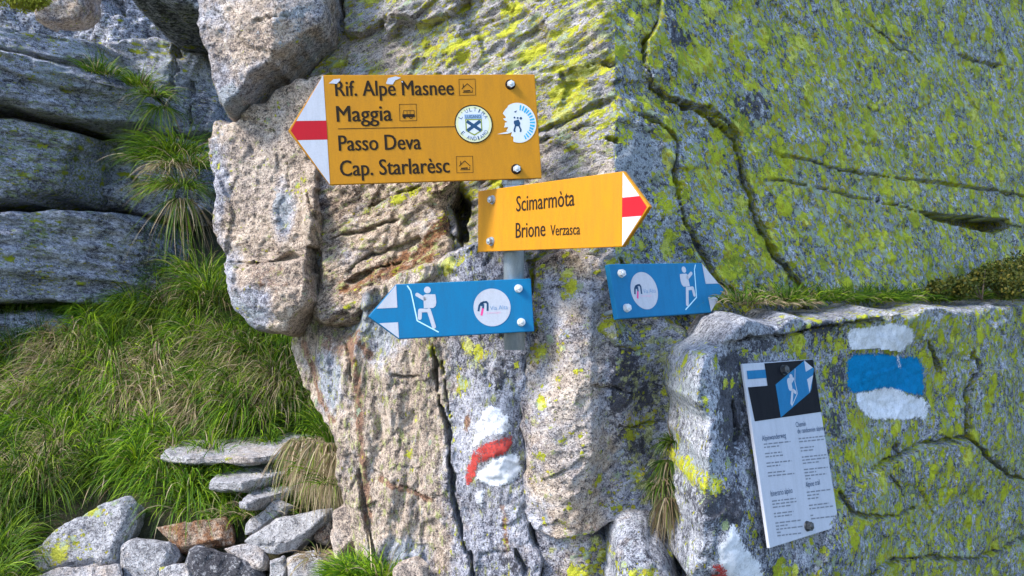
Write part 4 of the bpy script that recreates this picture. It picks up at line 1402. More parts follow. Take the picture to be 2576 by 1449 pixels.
def empty(name, loc, label, cat, group=None, rot=None):
    e = bpy.data.objects.new(name, None)
    e.empty_display_size = .05
    COL.objects.link(e)
    if rot is not None:
        e.matrix_world = Matrix.Translation(loc) @ rot.to_4x4()
    else:
        e.location = loc
    return tag(e, label, cat, group)


PW = paint_material('white_trail_paint', (.70, .70, .72), .565)
PWW = paint_material('white_trail_paint_worn', (.70, .69, .71), .60)
PR = paint_material('red_trail_paint_worn', (.44, .06, .05), .645)
PB = paint_material('blue_trail_paint', (.003, .19, .40), .55)
L7 = lambda pts: [(805 + a * .44446, 805 + b * .44446) for a, b in pts]
LR = lambda pts: [(1677 + a * .53696, 670.8 + b * .53696) for a, b in pts]
BLG = 'trail marks painted on the rock'
RP = 'brown ribbed rock pillar below the left blue sign, painted red and white'
RB = 'blue-grey rock block with yellow lichen carrying the info panel and blue-white paint mark'
e1 = empty('trail_mark', P(1240, 1260, 2.2), 'worn white-red-white paint mark below the pole', 'trail mark', BLG)
paint('white_stroke', RP, L7([(850, 690), (870, 590), (910, 510), (960, 450), (1020, 480), (1075, 530), (1090, 615), (1000, 640), (930, 660), (880, 720)]), PWW, e1, 8, seed=1)
paint('red_stroke', RP, L7([(815, 925), (830, 780), (870, 715), (920, 668), (1000, 640), (1098, 622), (1102, 690), (1050, 745), (960, 775), (905, 810), (885, 860), (872, 925)]), PR, e1, 4, .0025, seed=2)
paint('white_stroke', RP, L7([(895, 845), (950, 785), (1010, 755), (1105, 735), (1140, 790), (1142, 865), (1080, 915), (980, 935), (900, 910)]), PW, e1, 5, seed=3)
paint('white_stroke', RP, L7([(880, 940), (930, 930), (950, 990), (920, 1060), (880, 1030)]), PWW, e1, 9, seed=4)
e2 = empty('trail_mark', P(2240, 1060, 2.5), 'white-blue-white paint mark right of the info panel', 'trail mark', BLG)
paint('white_stroke', RB, LR([(858, 300), (960, 275), (1080, 262), (1150, 300), (1157, 350), (1110, 392), (1092, 440), (1075, 415), (990, 418), (880, 425)]), PW, e2, 6, seed=5)
paint('blue_stroke', RB, LR([(862, 420), (1000, 405), (1100, 425), (1205, 425), (1217, 605), (1150, 595), (1020, 580), (900, 600), (866, 580)]), PB, e2, 4, .0015, seed=6)
paint('white_stroke', RB, LR([(908, 600), (1000, 573), (1080, 568), (1150, 600), (1232, 620), (1226, 738), (1180, 712), (1100, 722), (1000, 728), (920, 692), (903, 640)]), PW, e2, 6, .0024, seed=7)
paint('paint_drip', RB, LR([(1075, 410), (1092, 410), (1094, 450), (1108, 470), (1098, 474), (1084, 455)]), PW, e2, 1.2, .0030, seed=8)
e3 = empty('trail_mark', P(1860, 1440, 1.95), 'white and red paint mark cut by the bottom edge, left of the info panel', 'trail mark', BLG)
paint('white_stroke', RB, LR([(280, 1165), (312, 1200), (335, 1280), (402, 1340), (440, 1460), (440, 1560), (290, 1560), (225, 1400), (215, 1300), (255, 1230)]), PW, e3, 6, seed=9)
paint('red_stroke', RB, LR([(198, 1385), (240, 1358), (285, 1420), (310, 1500), (300, 1600), (190, 1600)]), PR, e3, 6, .0025, seed=10)


# ------------------------------------------------------------------ signs
def plain(name, c, rough=.4, dirt=.12, metal=0.0, sc=30):
    t = NT(name)
    tc = t.n('ShaderNodeTexCoord').outputs['Object']
    mpp = t.n('ShaderNodeMapping')
    t.set(mpp.inputs[0], tc)
    mpp.inputs['Scale'].default_value = (1.6, 1, .35)
    nz = t.math('ADD', t.math('MULTIPLY', t.noise(mpp.outputs[0], sc, 6, .7), .6), t.math('MULTIPLY', t.noise(tc, sc * 9, 3, .6), .4))
    k = t.rng(nz, .35, .68)
    t.set(t.b.inputs['Base Color'], t.mix(t.math('MULTIPLY', k, dirt), c, tuple(q * .5 + (.02 if max(c) > .1 else 0) for q in c)))
    t.set(t.b.inputs['Roughness'], t.math('ADD', t.math('MULTIPLY', k, .2), rough))
    t.b.inputs['Metallic'].default_value = metal
    t.b.inputs['Specular IOR Level'].default_value = .22 if max(c) > .1 or metal else .04
    return t.m


S_YEL = plain('sign_yellow', (.49, .205, .0015), .5, .42)
S_BLU = plain('sign_blue', (.0, .155, .33), .5, .42)
S_WHI = plain('sign_white', (.48, .49, .535), .5, .3)
S_RED = plain('sign_red', (.44, .003, .012), .5, .25)
S_BLK = plain('sign_black', (.028, .020, .014), .5)
S_PNL = plain('panel_black', (.012, .013, .017), .4)
S_GRY = plain('print_grey', (.20, .21, .24), .5)
S_NAVY = plain('print_navy', (.015, .06, .13), .5)
S_PINK = plain('print_pink', (.75, .06, .25), .5)
S_STK = plain('sticker_white', (.60, .63, .64), .4, .15)
S_STY = plain('sticker_cream', (.62, .62, .36), .4)
S_SKY = plain('sticker_blue', (.03, .38, .62), .4, .5, 0, 80)
S_BOLT = plain('zinc_bolt', (.62, .63, .63), .35, .3, .25)
S_WASH = plain('rubber_washer', (.03, .02, .015), .7)
S_ZINC = plain('galvanised_steel', (.36, .41, .45), .38, .6, .45, 60)
S_STEEL = plain('dark_bolt', (.10, .105, .11), .4, .5, .8)


def prism(outline, t0, t1, bevel=0.0):
    """outline in sign coordinates (x, z), from depth t0 (front) to t1 (back)"""
    bm = bmesh.new()
    vs = [bm.verts.new((a, t0, b)) for a, b in outline]
    f = bm.faces.new(vs)
    r = bmesh.ops.extrude_face_region(bm, geom=[f])
    nv = [q for q in r['geom'] if isinstance(q, bmesh.types.BMVert)]
    bmesh.ops.translate(bm, verts=nv, vec=(0, t1 - t0, 0))
    bmesh.ops.recalc_face_normals(bm, faces=bm.faces)
    if bevel:
        bmesh.ops.bevel(bm, geom=list(bm.edges), offset=bevel, segments=2, affect='EDGES', profile=.5)
    me = bpy.data.meshes.new('prism')
    bm.to_mesh(me)
    bm.free()
    return me


def sheet(polys, y):
    """flat pieces of print lying at depth y"""
    V, Fc = [], []
    for p in polys:
        i = len(V)
        V += [(a, y, b) for a, b in p]
        Fc.append(list(range(i, i + len(p))))
    me = bpy.data.meshes.new('print')
    me.from_pydata(V, [], Fc)
    bm = bmesh.new()
    bm.from_mesh(me)
    bmesh.ops.triangulate(bm, faces=bm.faces)
    for f in bm.faces:
        if f.normal.y > 0:
            f.normal_flip()
    bm.to_mesh(me)
    bm.free()
    return me


def circle(c, r, n=40, a0=0, a1=360):
    return [(c[0] + r * math.cos(math.radians(a0 + (a1 - a0) * k / n)), c[1] + r * math.sin(math.radians(a0 + (a1 - a0) * k / n))) for k in range(n + (0 if a1 - a0 == 360 else 1))]


def ring(c, r0, r1, n=40):
    a, b = circle(c, r0, n), circle(c, r1, n)
    return [[a[k], b[k], b[(k + 1) % n], a[(k + 1) % n]] for k in range(n)]


def stroke(pts, w):
    out = []
    for a, b in zip(pts[:-1], pts[1:]):
        dx, dz = b[0] - a[0], b[1] - a[1]
        L = math.hypot(dx, dz)
        nx, nz = -dz / L * w / 2, dx / L * w / 2
        ex, ez = dx / L * w * .2, dz / L * w * .2
        out.append([(a[0] + nx - ex, a[1] + nz - ez), (b[0] + nx + ex, b[1] + nz + ez), (b[0] - nx + ex, b[1] - nz + ez), (a[0] - nx - ex, a[1] - nz - ez)])
    return out


def capsule(a, b, w):
    ang = math.degrees(math.atan2(b[1] - a[1], b[0] - a[0]))
    return circle(b, w / 2, 10, ang - 90, ang + 90) + circle(a, w / 2, 10, ang + 90, ang + 270)


def homography(src, dst):
    A = []
    for (x, y), (u, v) in zip(src, dst):
        A += [[x, y, 1, 0, 0, 0, -u * x, -u * y, -u], [0, 0, 0, x, y, 1, -v * x, -v * y, -v]]
    _, _, Vt = np.linalg.svd(np.array(A, float))
    H = Vt[-1].reshape(3, 3)

    def f(px, py):
        q = H @ np.array([px, py, 1.0])
        return (q[0] / q[2], q[1] / q[2])
    return f


def text_mesh(s, left, right, cap, y, bold=.012, slant=0.0):
    """lettering from point left to point right on the baseline, capitals of height cap, in sign coordinates"""
    cu = bpy.data.curves.new('lettering', 'FONT')
    cu.body = s
    cu.size = 1.0
    cu.resolution_u = 3
    ob = bpy.data.objects.new('lettering', cu)
    COL.objects.link(ob)
    bpy.context.view_layer.update()
    me = bpy.data.meshes.new_from_object(ob)
    bpy.data.objects.remove(ob)
    bpy.data.curves.remove(cu)
    n = len(me.vertices)
    co = np.empty(n * 3, np.float32)
    me.vertices.foreach_get('co', co)
    co = co.reshape(-1, 3)
    x0, x1 = co[:, 0].min(), co[:, 0].max()
    ch = .729 if False else CAP
    dx, dz = right[0] - left[0], right[1] - left[1]
    s_ = (co[:, 0] - x0) / (x1 - x0)
    h = co[:, 1] / ch * cap
    L = math.hypot(dx, dz)
    out = np.c_[left[0] + dx * s_ - h * dz / L + slant * h, np.full(n, y), left[1] + dz * s_ + h * dx / L]
    me.vertices.foreach_set('co', out.astype(np.float32).ravel())
    me.update()
    if bold:
        bm = bmesh.new()
        for k, sh in enumerate((-1, 0, 1)):
            i0 = len(bm.verts)
            bm.from_mesh(me)
            bm.verts.ensure_lookup_table()
            for v in bm.verts[i0:]:
                v.co.x += sh * bold * cap
                v.co.y -= .00012 * k
        bm.to_mesh(me)
        bm.free()
    return me


def _cap():
    cu = bpy.data.curves.new('lettering', 'FONT')
    cu.body = 'H'
    ob = bpy.data.objects.new('lettering', cu)
    COL.objects.link(ob)
    bpy.context.view_layer.update()
    me = bpy.data.meshes.new_from_object(ob)
    r = max(v.co.y for v in me.vertices)
    bpy.data.objects.remove(ob)
    bpy.data.curves.remove(cu)
    bpy.data.meshes.remove(me)
    return r


CAP = _cap()


def bolt(parent, c, r, name='bolt', mat=None, washer=None, y=0.0, proud_=.010, wr=1.35):
    x, z = c
    bm = bmesh.new()
    mt = Matrix.Translation((x, y - .0015, z)) @ Matrix.Rotation(math.radians(90), 4, 'X')
    if washer is None:
        bmesh.ops.create_cone(bm, cap_ends=True, segments=24, radius1=r * wr, radius2=r * wr * .96, depth=.003, matrix=mt)
    # domed hexagon head
    mt2 = Matrix.Translation((x, y - .003 - proud_ * .35, z)) @ Matrix.Rotation(math.radians(90), 4, 'X')
    g = bmesh.ops.create_cone(bm, cap_ends=True, segments=6, radius1=r, radius2=r, depth=proud_ * .7, matrix=mt2)
    mt3 = Matrix.Translation((x, y - .003 - proud_ * .7, z)) @ Matrix.Rotation(math.radians(90), 4, 'X')
    s = bmesh.ops.create_uvsphere(bm, u_segments=16, v_segments=8, radius=r * .62, matrix=mt3 @ Matrix.Diagonal((1, 1, .45, 1)))
    me = bpy.data.meshes.new(name)
    bm.to_mesh(me)
    bm.free()
    b = link(name, me, mat or S_BOLT, parent)
    if washer is not None:
        bm = bmesh.new()
        bmesh.ops.create_cone(bm, cap_ends=True, segments=28, radius1=r * wr, radius2=r * wr * .9, depth=.003, matrix=mt)
        mw = bpy.data.meshes.new('washer')
        bm.to_mesh(mw)
        bm.free()
        link('washer', mw, washer, b)
    return b


class Sign:
    def __init__(self, name, label, cat, corners, c, rot, wh, scale=1.0, group=None):
        self.w, self.h = wh[0] * scale, wh[1] * scale
        w, h = self.w / 2, self.h / 2
        self.e = empty(name, Vector(c) * scale, label, cat, group, rotvec(*rot))
        self.loc = homography(corners, [(-w, h), (w, h), (w, -h), (-w, -h)])
        self.mm = self.w / math.hypot(corners[1][0] - corners[0][0], corners[1][1] - corners[0][1])

    def add(self, name, me, mat, parent=None):
        return link(name, me, mat, parent or self.e)


Z1 = lambda a, b: (724.5 + a * .26042, 161 + b * .26042)
Z2 = lambda a, b: (912.3 + a * .3426, 402.5 + b * .3426)
ZB = lambda a, b: (791.6 + a * .21875, 670.8 + b * .21875)
Z4 = lambda a, b: (1784.4 + a * .48147, 751.3 + b * .48147)

# ---- big yellow sign
S = Sign('direction_sign', 'large yellow four-line trail sign with red-white arrow pointing left and two stickers', 'sign',
         [(813, 189.1), (1345.6, 187), (1363.8, 448.8), (830.8, 465.2)], (-.186, 2.07, .389), (-2.1, -3.7, 13.0), (.5181, .2618))
q = lambda a, b: S.loc(*Z1(a, b))
w, h = S.w / 2, S.h / 2
tip = (-w - .088, q(45, 645)[1])
S.add('board', prism([(-w, h), (w, h), (w, -h), (-w, -h), tip], 0, .010, .0016), S_YEL)
wt = lambda a: tip[0] + (a) * 1.0
fr = .004
rz0, rz1 = h * .30 + tip[1] * .7, 0
ra, rb = q(250, 550)[1], q(250, 735)[1]
ext = lambda z: -w - .088 * (1 - abs(z - tip[1]) / (h + abs(tip[1]) * (1 if z > tip[1] else -1) if False else h)) if False else None


def tip_x(z, inset=.003):
    k = (z - tip[1]) / (h - tip[1]) if z > tip[1] else (tip[1] - z) / (h + tip[1])
    return tip[0] + (-w - tip[0]) * k + inset


S.add('arrow_field', sheet([[(tip_x(ra, .005), ra), (-w, ra), (-w, h - .002), (-w - .001, h - .002)]], -.0006), S_WHI)
S.add('arrow_field', sheet([[(tip_x(rb, .005), rb), (-w - .001, -h + .002), (-w, -h + .002), (-w, rb)]], -.0006), S_WHI)
S.add('arrow_stripe', sheet([[(tip_x(ra, .004), ra - .0004), (tip[0] + .006, tip[1]), (tip_x(rb, .004), rb + .0004), (-w + .001, rb + .0004), (-w + .001, ra - .0004)]], -.0007), S_RED)
for s, l, r, cp in (('Rif. Alpe Masnee', (462, 312), (1602, 300), 146), ('Maggia', (476, 560), (1006, 549), 152), ('Passo Deva', (496, 840), (1284, 824), 148), ('Cap. Starlarèsc', (510, 1084), (1562, 1050), 150)):
    a, b = q(*l), q(*r)
    S.add('lettering', text_mesh(s, a, b, q(l[0], l[1] - cp)[1] - a[1], -.0006, .022), S_BLK)
S.add('dividing_line', sheet(stroke([q(485, 628), q(1615, 607)], .0016), -.0006), S_BLK)
for (x0, y0, x1, y1, kind) in ((1650, 150, 1807, 305, 'hut'), (1625, 895, 1783, 1053, 'hut'), (1075, 392, 1238, 552, 'bus')):
    A, B, Cc, Dd = q(x0, y0), q(x1, y0 - 3), q(x1 + 5, y1 - 3), q(x0 + 5, y1)
    u = lambda a, b: (A[0] + (B[0] - A[0]) * a + (Dd[0] - A[0]) * b, A[1] + (B[1] - A[1]) * a + (Dd[1] - A[1]) * b)
    pl = stroke([u(0, 0), u(1, 0), u(1, 1), u(0, 1), u(0, 0)], .0011)
    if kind == 'hut':
        pl += stroke([u(.16, .60), u(.5, .28), u(.84, .60)], .0018) + stroke([u(.25, .30), u(.25, .52)], .0018)
        pl += stroke([u(.22, .82), u(.8, .82)], .0016) + [[u(.26, .70), u(.66, .68), u(.70, .76), u(.26, .77)]] + stroke([u(.8, .66), u(.8, .84)], .0014)
    else:
        pl += stroke([u(.2, .6), u(.24, .38), u(.86, .38), u(.86, .62)], .0012) + [[u(.16, .6), u(.88, .6), u(.9, .78), u(.16, .78)]] + ring(u(.66, .80), .0024, .0040, 16) + [circle(u(.28, .80), .0030, 12)] \
            + stroke([u(.44, .38), u(.44, .6)], .001) + stroke([u(.62, .38), u(.62, .6)], .001)
    S.add('pictogram', sheet(pl, -.0006), S_BLK)
for zz in ((2148, 200), (2205, 1018)):
    bolt(S.e, q(*zz), .0092, washer=S_WASH, proud_=.011, wr=1.42)
# scraped patches
S.add('scratch', sheet([[q(395, 190), q(440, 150), q(505, 145), q(500, 165), q(470, 195), q(440, 192)]], -.0009), S_WHI)
S.add('scratch', sheet([[q(945, 190), q(965, 140), q(1040, 122), q(1090, 135), q(1060, 150), q(1035, 160), q(1010, 200), q(960, 198)], [q(1090, 170), q(1110, 168), q(1105, 185)]], -.0009), S_WHI)
# round club sticker
c0, rr = q(1793, 582), .0475
st = S.add('sticker', sheet([circle(c0, rr)], -.0009), S_STY)
S.add('sticker_rim', sheet(ring(c0, rr * .945, rr * 1.0), -.0012), S_BLK, st)
S.add('sticker_centre', sheet([circle(c0, rr * .80)], -.0011), S_STK, st)


def arc_text(s, c, r, a0, a1, hgt, y, flip=False):
    ms = []
    n = len(s)
    for k, ch in enumerate(s):
        if ch == ' ':
            continue
        a = math.radians(a0 + (a1 - a0) * k / (n - 1))
        x, z = c[0] + r * math.cos(a), c[1] + r * math.sin(a)
        tx, tz = (math.sin(a), -math.cos(a)) if not flip else (-math.sin(a), math.cos(a))
        wd = hgt * (.30 if ch in "I'" else .72)
        if ch == "'":
            wd = hgt * .16
        ms.append(text_mesh(ch, (x - tx * wd / 2, z - tz * wd / 2), (x + tx * wd / 2, z + tz * wd / 2), hgt, y, .0))
    bm = bmesh.new()
    for m in ms:
        bm.from_mesh(m)
        bpy.data.meshes.remove(m)
    me = bpy.data.meshes.new('lettering')
    bm.to_mesh(me)
    bm.free()
    return me


S.add('lettering', arc_text("L'ULTIMA", c0, rr * .66, 152, 28, rr * .2, -.0014), S_NAVY, st)
S.add('lettering', arc_text("E ANDIAMO", c0, rr * .86, 218, 326, rr * .2, -.0014, True), S_NAVY, st)
sq = lambda a, b: (c0[0] + a * rr, c0[1] + b * rr)
S.add('shield', sheet([[sq(-.44, .26), sq(.44, .26), sq(.44, -.36), sq(0, -.62), sq(-.44, -.36)]], -.0013), plain('shield_olive', (.25, .30, .06), .5), st)
S.add('shield_field', sheet([[sq(-.37, .19), sq(.37, .19), sq(.37, -.33), sq(0, -.53), sq(-.37, -.33)]], -.0015), S_STK, st)
S.add('shield_cross', sheet(stroke([sq(-.33, .13), sq(.33, -.33)], rr * .17) + [[(a, b) for a, b in p] for p in stroke([sq(.33, .13), sq(-.33, -.33)], rr * .17)][:0], -.0017), S_NAVY, st)
S.add('shield_cross', sheet(stroke([sq(.33, .13), sq(-.33, -.33)], rr * .17), -.0018), S_NAVY, st)
S.add('banner', sheet([[sq(-.46, .50), sq(.46, .50), sq(.46, .26), sq(-.46, .26)]], -.0014), plain('banner_blue', (.25, .36, .50), .5), st)
S.add('lettering', text_mesh('LUGANO', sq(-.40, .30), sq(.40, .30), rr * .16, -.0017, .0), S_NAVY, st)
# torn round sticker
c1 = q(2225, 570)
r1 = .0500
tp = []
for k in range(72):
    a = math.radians(k * 5)
    r_ = r1
    dg = k * 5
    if 150 < dg < 250:
        r_ = r1 * (.74 + .16 * math.sin(dg * .35) * math.cos(dg * .11))
    if 120 < dg <= 150:
        r_ = r1 * .95
    tp.append((min(c1[0] + r_ * .92 * math.cos(a), w - .003), c1[1] + r_ * math.sin(a)))
tp.insert(44, (c1[0] - r1 * 1.12, c1[1] - r1 * .55))
st2 = S.add('sticker', sheet([tp], -.0009), S_STK)
arc = []
for k in range(14):
    a0, a1 = math.radians(80 - k * 11), math.radians(80 - k * 11 - 8 + 3 * random.random())
    ri, ro = r1 * (.62 + .08 * random.random()), r1 * (.88 + .05 * random.random())
    pt = lambda r, a: (min(c1[0] + r * .92 * math.cos(a), w - .004), c1[1] + r * math.sin(a))
    arc.append([pt(ri, a0), pt(ro, a0), pt(ro, a1), pt(ri, a1)])
S.add('blue_ring', sheet(arc, -.0012), S_SKY, st2)
tq = lambda a, b: (c1[0] + a * r1, c1[1] + b * r1)
S.add('dark_emblem', sheet([[tq(-.22, .10), tq(.02, .16), tq(.10, -.02), tq(.06, -.16), tq(-.16, -.18), tq(-.24, -.02)], capsule(tq(-.16, -.15), tq(-.24, -.38), r1 * .08), capsule(tq(.02, -.15), tq(.10, -.36), r1 * .08),
                            circle(tq(.14, .22), r1 * .07, 10), circle(tq(-.18, .26), r1 * .05, 10), circle(tq(-.02, .24), r1 * .05, 10), circle(tq(-.22, -.42), r1 * .05, 8), circle(tq(.08, -.42), r1 * .05, 8), [tq(-.2, .55), tq(-.02, .62), tq(-.1, .5)]], -.0013), S_NAVY, st2)
UP = S

# ---- small yellow sign
LS = .948
S = Sign('direction_sign', 'small bright yellow two-line trail sign with red-white arrow pointing right', 'sign',
         [(1201.8, 480.6), (1567.4, 429.9), (1565, 620), (1202.8, 633.8)], (.074, 2.07, .175), (.6, .6, -53.4), (.5563, .1637), LS)
q = lambda a, b: S.loc(*Z2(a, b))
w, h = S.w / 2, S.h / 2
tip = q(2112, 340)
tip = (min(tip[0], w + .075), tip[1])
S.add('board', prism([(-w, h), (w, h), tip, (w, -h), (-w, -h)], 0, .010, .0016), S_YEL)
ra, rb = h * .30, -h * .22


def tx2(z, inset=.004):
    k = (z - tip[1]) / (h - tip[1]) if z > tip[1] else (tip[1] - z) / (h + tip[1])
    return tip[0] + (w - tip[0]) * k - inset


S.add('arrow_field', sheet([[(w, h - .002), (w, ra), (tx2(ra), ra)]], -.0006), S_WHI)
S.add('arrow_field', sheet([[(w, rb), (w, -h + .002), (tx2(rb), rb)]], -.0006), S_WHI)
S.add('arrow_stripe', sheet([[(w - .001, ra - .0004), (w - .001, rb + .0004), (tx2(rb, .003), rb + .0004), (tip[0] - .006, tip[1]), (tx2(ra, .003), ra - .0004)]], -.0007), S_RED)
for s, l, r, cp in (('Scimarmòta', (1130, 378), (1556, 333), 112), ('Brione', (1127, 572), (1343, 557), 110), ('Verzasca', (1381, 555), (1597, 545), 78)):
    a, b = q(*l), q(*r)
    S.add('lettering', text_mesh(s, a, b, q(l[0], l[1] - cp)[1] - a[1], -.0006, .018), S_BLK)
for zz in ((955, 292), (950, 597)):
    bolt(S.e, q(*zz), .0085, mat=S_ZINC, proud_=.012)

# ---- blue signs: coordinates measured on the left one, mirrored for the right one
CB = [(996.2, 714.9), (1336.1, 699.9), (1344.7, 833.5), (1004.1, 853)]


def blue_sign(label, c, rot, scale, mirror, group):
    wh = (.3329, .1316)
    S = Sign('direction_sign', label, 'sign', CB, c, rot, wh, scale, group)
    m = -1 if mirror else 1
    w, h = S.w / 2, S.h / 2
    q0 = lambda a, b: S.loc(*ZB(a, b))
    q = lambda a, b: (m * q0(a, b)[0], q0(a, b)[1])
    tl = .070 * scale
    tip = (-w - tl, -.008 * scale)
    ol = [(-w, h), (w, h), (w, -h), (-w, -h), tip]
    S.add('board', prism([(m * a, b) for a, b in ol], 0, .017, .0022), S_BLU)
    ra, rb = tip[1] + .0175 * scale, tip[1] - .0175 * scale

    def tx(z, inset=.004):
        k = (z - tip[1]) / (h - tip[1]) if z > tip[1] else (tip[1] - z) / (h + tip[1])
        return tip[0] + (-w - tip[0]) * k + inset
    S.add('arrow_field', sheet([[(m * a, b) for a, b in ((tx(ra), ra), (-w, ra), (-w, h - .003), (-w - .001, h - .003))]], -.0006), S_WHI)
    S.add('arrow_field', sheet([[(m * a, b) for a, b in ((tx(rb), rb), (-w - .001, -h + .003), (-w, -h + .003), (-w, rb))]], -.0006), S_WHI)
    mm = 1.0 * scale
    body = [circle(q(1295, 268), .0082 * mm, 24), capsule(q(1178, 322), q(1262, 372), .0092 * mm), [q(1250, 330), q(1275, 318), q(1385, 318), q(1392, 345), q(1398, 410), q(1390, 450), q(1365, 474), q(1255, 478)]]
    body += [capsule(q(1312, 500), q(1372, 690), .0098 * mm), capsule(q(1212, 505), q(1208, 590), .0094 * mm)]
    S.add('climber_pictogram', sheet(body, -.0006), S_WHI)
    S.add('climber_hips', sheet([[q(1196, 488), q(1210, 482), q(1325, 484), q(1336, 500), q(1330, 524), q(1200, 526)]], -.0008), S_WHI)
    S.add('rock_line', sheet(stroke([q(1065, 220), q(1105, 280), q(1180, 622), q(1425, 752)], .0030 * mm), -.0008), plain('print_pale_blue', (.45, .72, .80), .5))
    cc = q(2040, 468)
    R = .0462 * mm
    st = S.add('logo_disc', sheet([circle(cc, R, 48)], -.0008), S_WHI)
    u = lambda a, b: (cc[0] + (a - 2040) / 215 * R, cc[1] - (b - 468) / 215 * R)
    S.add('logo_mark', sheet(stroke([u(1880, 500), u(1895, 440), u(1915, 415), u(1945, 405)], .0050 * mm) + stroke([u(1915, 440), u(1940, 405), u(1975, 402), u(1990, 420), u(1985, 500)], .0050 * mm) + stroke([u(1940, 430), u(1935, 470)], .0046 * mm), -.0011), S_NAVY, st)
    S.add('logo_mark', sheet(stroke([u(1934, 470), u(1912, 550)], .0052 * mm), -.0010), S_PINK, st)
    S.add('lettering', text_mesh('Via Alta', u(2015, 500), u(2222, 496), .0105 * mm, -.0011, .0), plain('print_steel_blue', (.16, .28, .45), .5), st)
    S.add('lettering', text_mesh('Vallemaggia', u(1960, 540), u(2140, 536), .0050 * mm, -.0011, .0), plain('print_pale_pink', (.72, .42, .52), .5), st)
    for zz in ((2343, 250), (2375, 638)):
        bolt(S.e, q(*zz), .0090 * mm, proud_=.010, wr=1.15)
    return S


BG = 'blue alpine route signs'
BL = blue_sign('blue alpine route sign on the pole, arrow pointing left', (-.111, 2.07, -.049), (-5.0, -3.1, 12.4), 1.008, False, BG)
BR = blue_sign('blue alpine route sign bolted to the rock, arrow pointing right', (.3701, 2.0998, -.0034), (-11.2, -5.5, 37.2), 1.045, True, BG)
# stand-off bolts tie the rock-mounted sign to the face
for zx in (-1, 1):
    pass
for (a, b) in ((2343, 250), (2375, 638)):
    bm = bmesh.new()
    x_, z_ = BR.loc(*ZB(a, b))
    bmesh.ops.create_cone(bm, cap_ends=True, segments=12, radius1=.006, radius2=.006, depth=.16, matrix=Matrix.Translation((-x_, .017 + .08, z_)) @ Matrix.Rotation(math.radians(90), 4, 'X'))
    me = bpy.data.meshes.new('anchor_rod')
    bm.to_mesh(me)
    bm.free()
    link('anchor_rod', me, S_ZINC, BR.e)

# ---- info panel
S = Sign('info_panel', 'tall white info panel with black header and blue arrow picture on lichen block', 'panel',
         [(1864.8, 915), (2048.2, 903), (2107.9, 1324.3), (1939.4, 1378.7)], (.682, 2.07, -.388), (-10.5, -2.7, 40.4), (.3094, .4215))
q = lambda a, b: S.loc(*Z4(a, b))
w, h = S.w / 2, S.h / 2
S.add('board', prism([(-w, h), (w, h), (w, -h), (-w, -h)], 0, .008, .0015), S_WHI)
hd = q(592, 605)[1]
S.add('header', sheet([[q(196, 472), q(302, 463), q(284, 338), (w - .001, h - .001), (w - .001, hd), (q(237, 660)[0], hd)]], -.0006), S_PNL)
S.add('flag_stripe', sheet([[q(188, 380), q(289, 373), q(296, 420), q(194, 428)]], -.0007), S_BLU)
S.add('picture_arrow', sheet([[q(345, 457), q(497, 326), q(512, 335), q(553, 368), q(547, 402), q(538, 480), q(530, 500), q(374, 637)]], -.0008), S_BLU)
S.add('picture_arrowhead', sheet([[q(499, 322), q(545, 363), q(508, 386)], [q(547, 405), q(527, 502), q(514, 428)]], -.0010), S_WHI)
cb = [circle(q(428, 415), .0075, 14), capsule(q(418, 440), q(424, 472), .018), capsule(q(428, 445), q(440, 425), .007), capsule(q(436, 490), q(430, 560), .0085), capsule(q(440, 490), q(452, 500), .009)]
S.add('picture_climber', sheet(cb, -.0010), S_WHI)
S.add('picture_rope', sheet(stroke([q(450, 370), q(448, 440), q(462, 505), q(432, 575)], .0026), -.0011), S_WHI)
for s, l, r, cp in (('Alpinwanderweg', (278, 762), (403, 743), 30), ('Chemin', (455, 688), (507, 680), 28), ('de randonnée alpine', (464, 722), (600, 703), 28), ('Itinerario alpino', (325, 1048), (437, 1028), 32), ('Alpine trail', (504, 1000), (577, 984), 30)):
    a, b = q(*l), q(*r)
    S.add('lettering', text_mesh(s, a, b, abs(q(l[0] + 6, l[1] - cp)[1] - a[1]), -.0006, .0), S_NAVY)
random.seed(5)


def text_lines(x0, y0, widths, step, shift, slope):
    pl = []
    for i, wd in enumerate(widths):
        if wd == 0:
            continue
        a = 0.0
        while a < wd:
            ww = random.uniform(9, 26)
            b = min(a + ww, wd)
            xa, ya = x0 + i * shift + a, y0 + i * step + a * slope
            xb, yb = x0 + i * shift + b, y0 + i * step + b * slope
            pl.append([q(xa, ya - 4.2), q(xb, yb - 4.2), q(xb, yb + 2.6), q(xa, ya + 2.6)])
            a = b + 5
    return pl


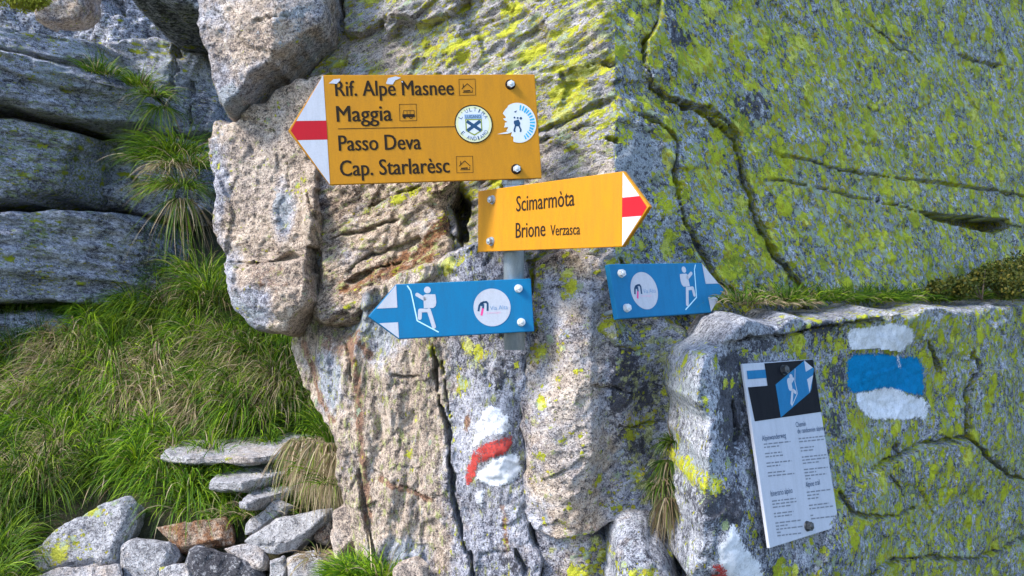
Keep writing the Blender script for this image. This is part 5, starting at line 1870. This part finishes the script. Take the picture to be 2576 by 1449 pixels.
pl = text_lines(285, 780, [140, 78, 0, 88, 92, 0, 130, 70, 0, 90, 135], 16.5, 2.5, -.11)
pl += text_lines(468, 750, [138, 130, 0, 72, 64, 0, 132, 128, 82, 0, 122, 60, 110, 26], 16.0, 2.7, -.11)
pl += text_lines(330, 1072, [122, 128, 92, 0, 100, 88, 0, 128, 60, 135, 24, 120], 15.5, 2.6, -.13)
pl += text_lines(508, 1025, [125, 60, 54, 0, 102, 120, 0, 14, 118], 16.5, 2.6, -.13)
S.add('body_text', sheet(pl, -.0006), S_GRY)['kind'] = 'stuff'
for zz in ((386, 376), (510, 1192)):
    bolt(S.e, q(*zz), .0105, mat=S_STEEL, proud_=.014, wr=1.2)
for zz in ((386, 376), (510, 1192)):
    bm = bmesh.new()
    x_, z_ = q(*zz)
    bmesh.ops.create_cone(bm, cap_ends=True, segments=12, radius1=.006, radius2=.006, depth=.12, matrix=Matrix.Translation((x_, .008 + .06, z_)) @ Matrix.Rotation(math.radians(90), 4, 'X'))
    me = bpy.data.meshes.new('anchor_rod')
    bm.to_mesh(me)
    bm.free()
    link('anchor_rod', me, S_STEEL, S.e)

# ---- pole
PY = 2.152
ptop, pbot = P(1290, 205, PY), P(1294, 879, PY)
pe = empty('sign_pole', pbot, 'galvanised steel pole carrying the two yellow signs and the left blue sign', 'pole')
bm = bmesh.new()
L = (ptop - pbot).length
mt = Matrix.Translation((ptop - pbot) / 2) @ (ptop - pbot).to_track_quat('Z', 'Y').to_matrix().to_4x4()
ro, ri, ns = .0262, .0232, 40
vs = []
for r_, z_ in ((ro, -L / 2), (ro, L / 2), (ri, L / 2), (ri, -L / 2)):
    vs.append([bm.verts.new(mt @ Vector((r_ * math.cos(2 * math.pi * k / ns), r_ * math.sin(2 * math.pi * k / ns), z_))) for k in range(ns)])
for a in range(4):
    for k in range(ns):
        f = bm.faces.new((vs[a][k], vs[a][(k + 1) % ns], vs[(a + 1) % 4][(k + 1) % ns], vs[(a + 1) % 4][k]))
        f.smooth = a in (0, 2)
bmesh.ops.recalc_face_normals(bm, faces=bm.faces)
me = bpy.data.meshes.new('tube')
bm.to_mesh(me)
bm.free()
link('tube', me, S_ZINC, pe)
# clamps under the signs and a bracket into the rock
for py in (300, 455, 560, 770):
    p = P(1291, py, PY) - pbot
    bm = bmesh.new()
    for r_ in (.0285,):
        bmesh.ops.create_cone(bm, cap_ends=False, segments=32, radius1=r_, radius2=r_, depth=.022, matrix=Matrix.Translation(p))
    me = bpy.data.meshes.new('clamp')
    bm.to_mesh(me)
    bm.free()
    if py in (300, 455, 770, 560):
        link('clamp', me, S_STEEL if py != 455 else S_ZINC, pe)
for py in (330, 600):
    bm = bmesh.new()
    p = P(1291, py, PY) - pbot
    bmesh.ops.create_cone(bm, cap_ends=True, segments=12, radius1=.012, radius2=.012, depth=.25, matrix=Matrix.Translation(p + Vector((0, .14, 0))) @ Matrix.Rotation(math.radians(90), 4, 'X'))
    me = bpy.data.meshes.new('anchor_rod')
    bm.to_mesh(me)
    bm.free()
    link('anchor_rod', me, S_ZINC, pe)
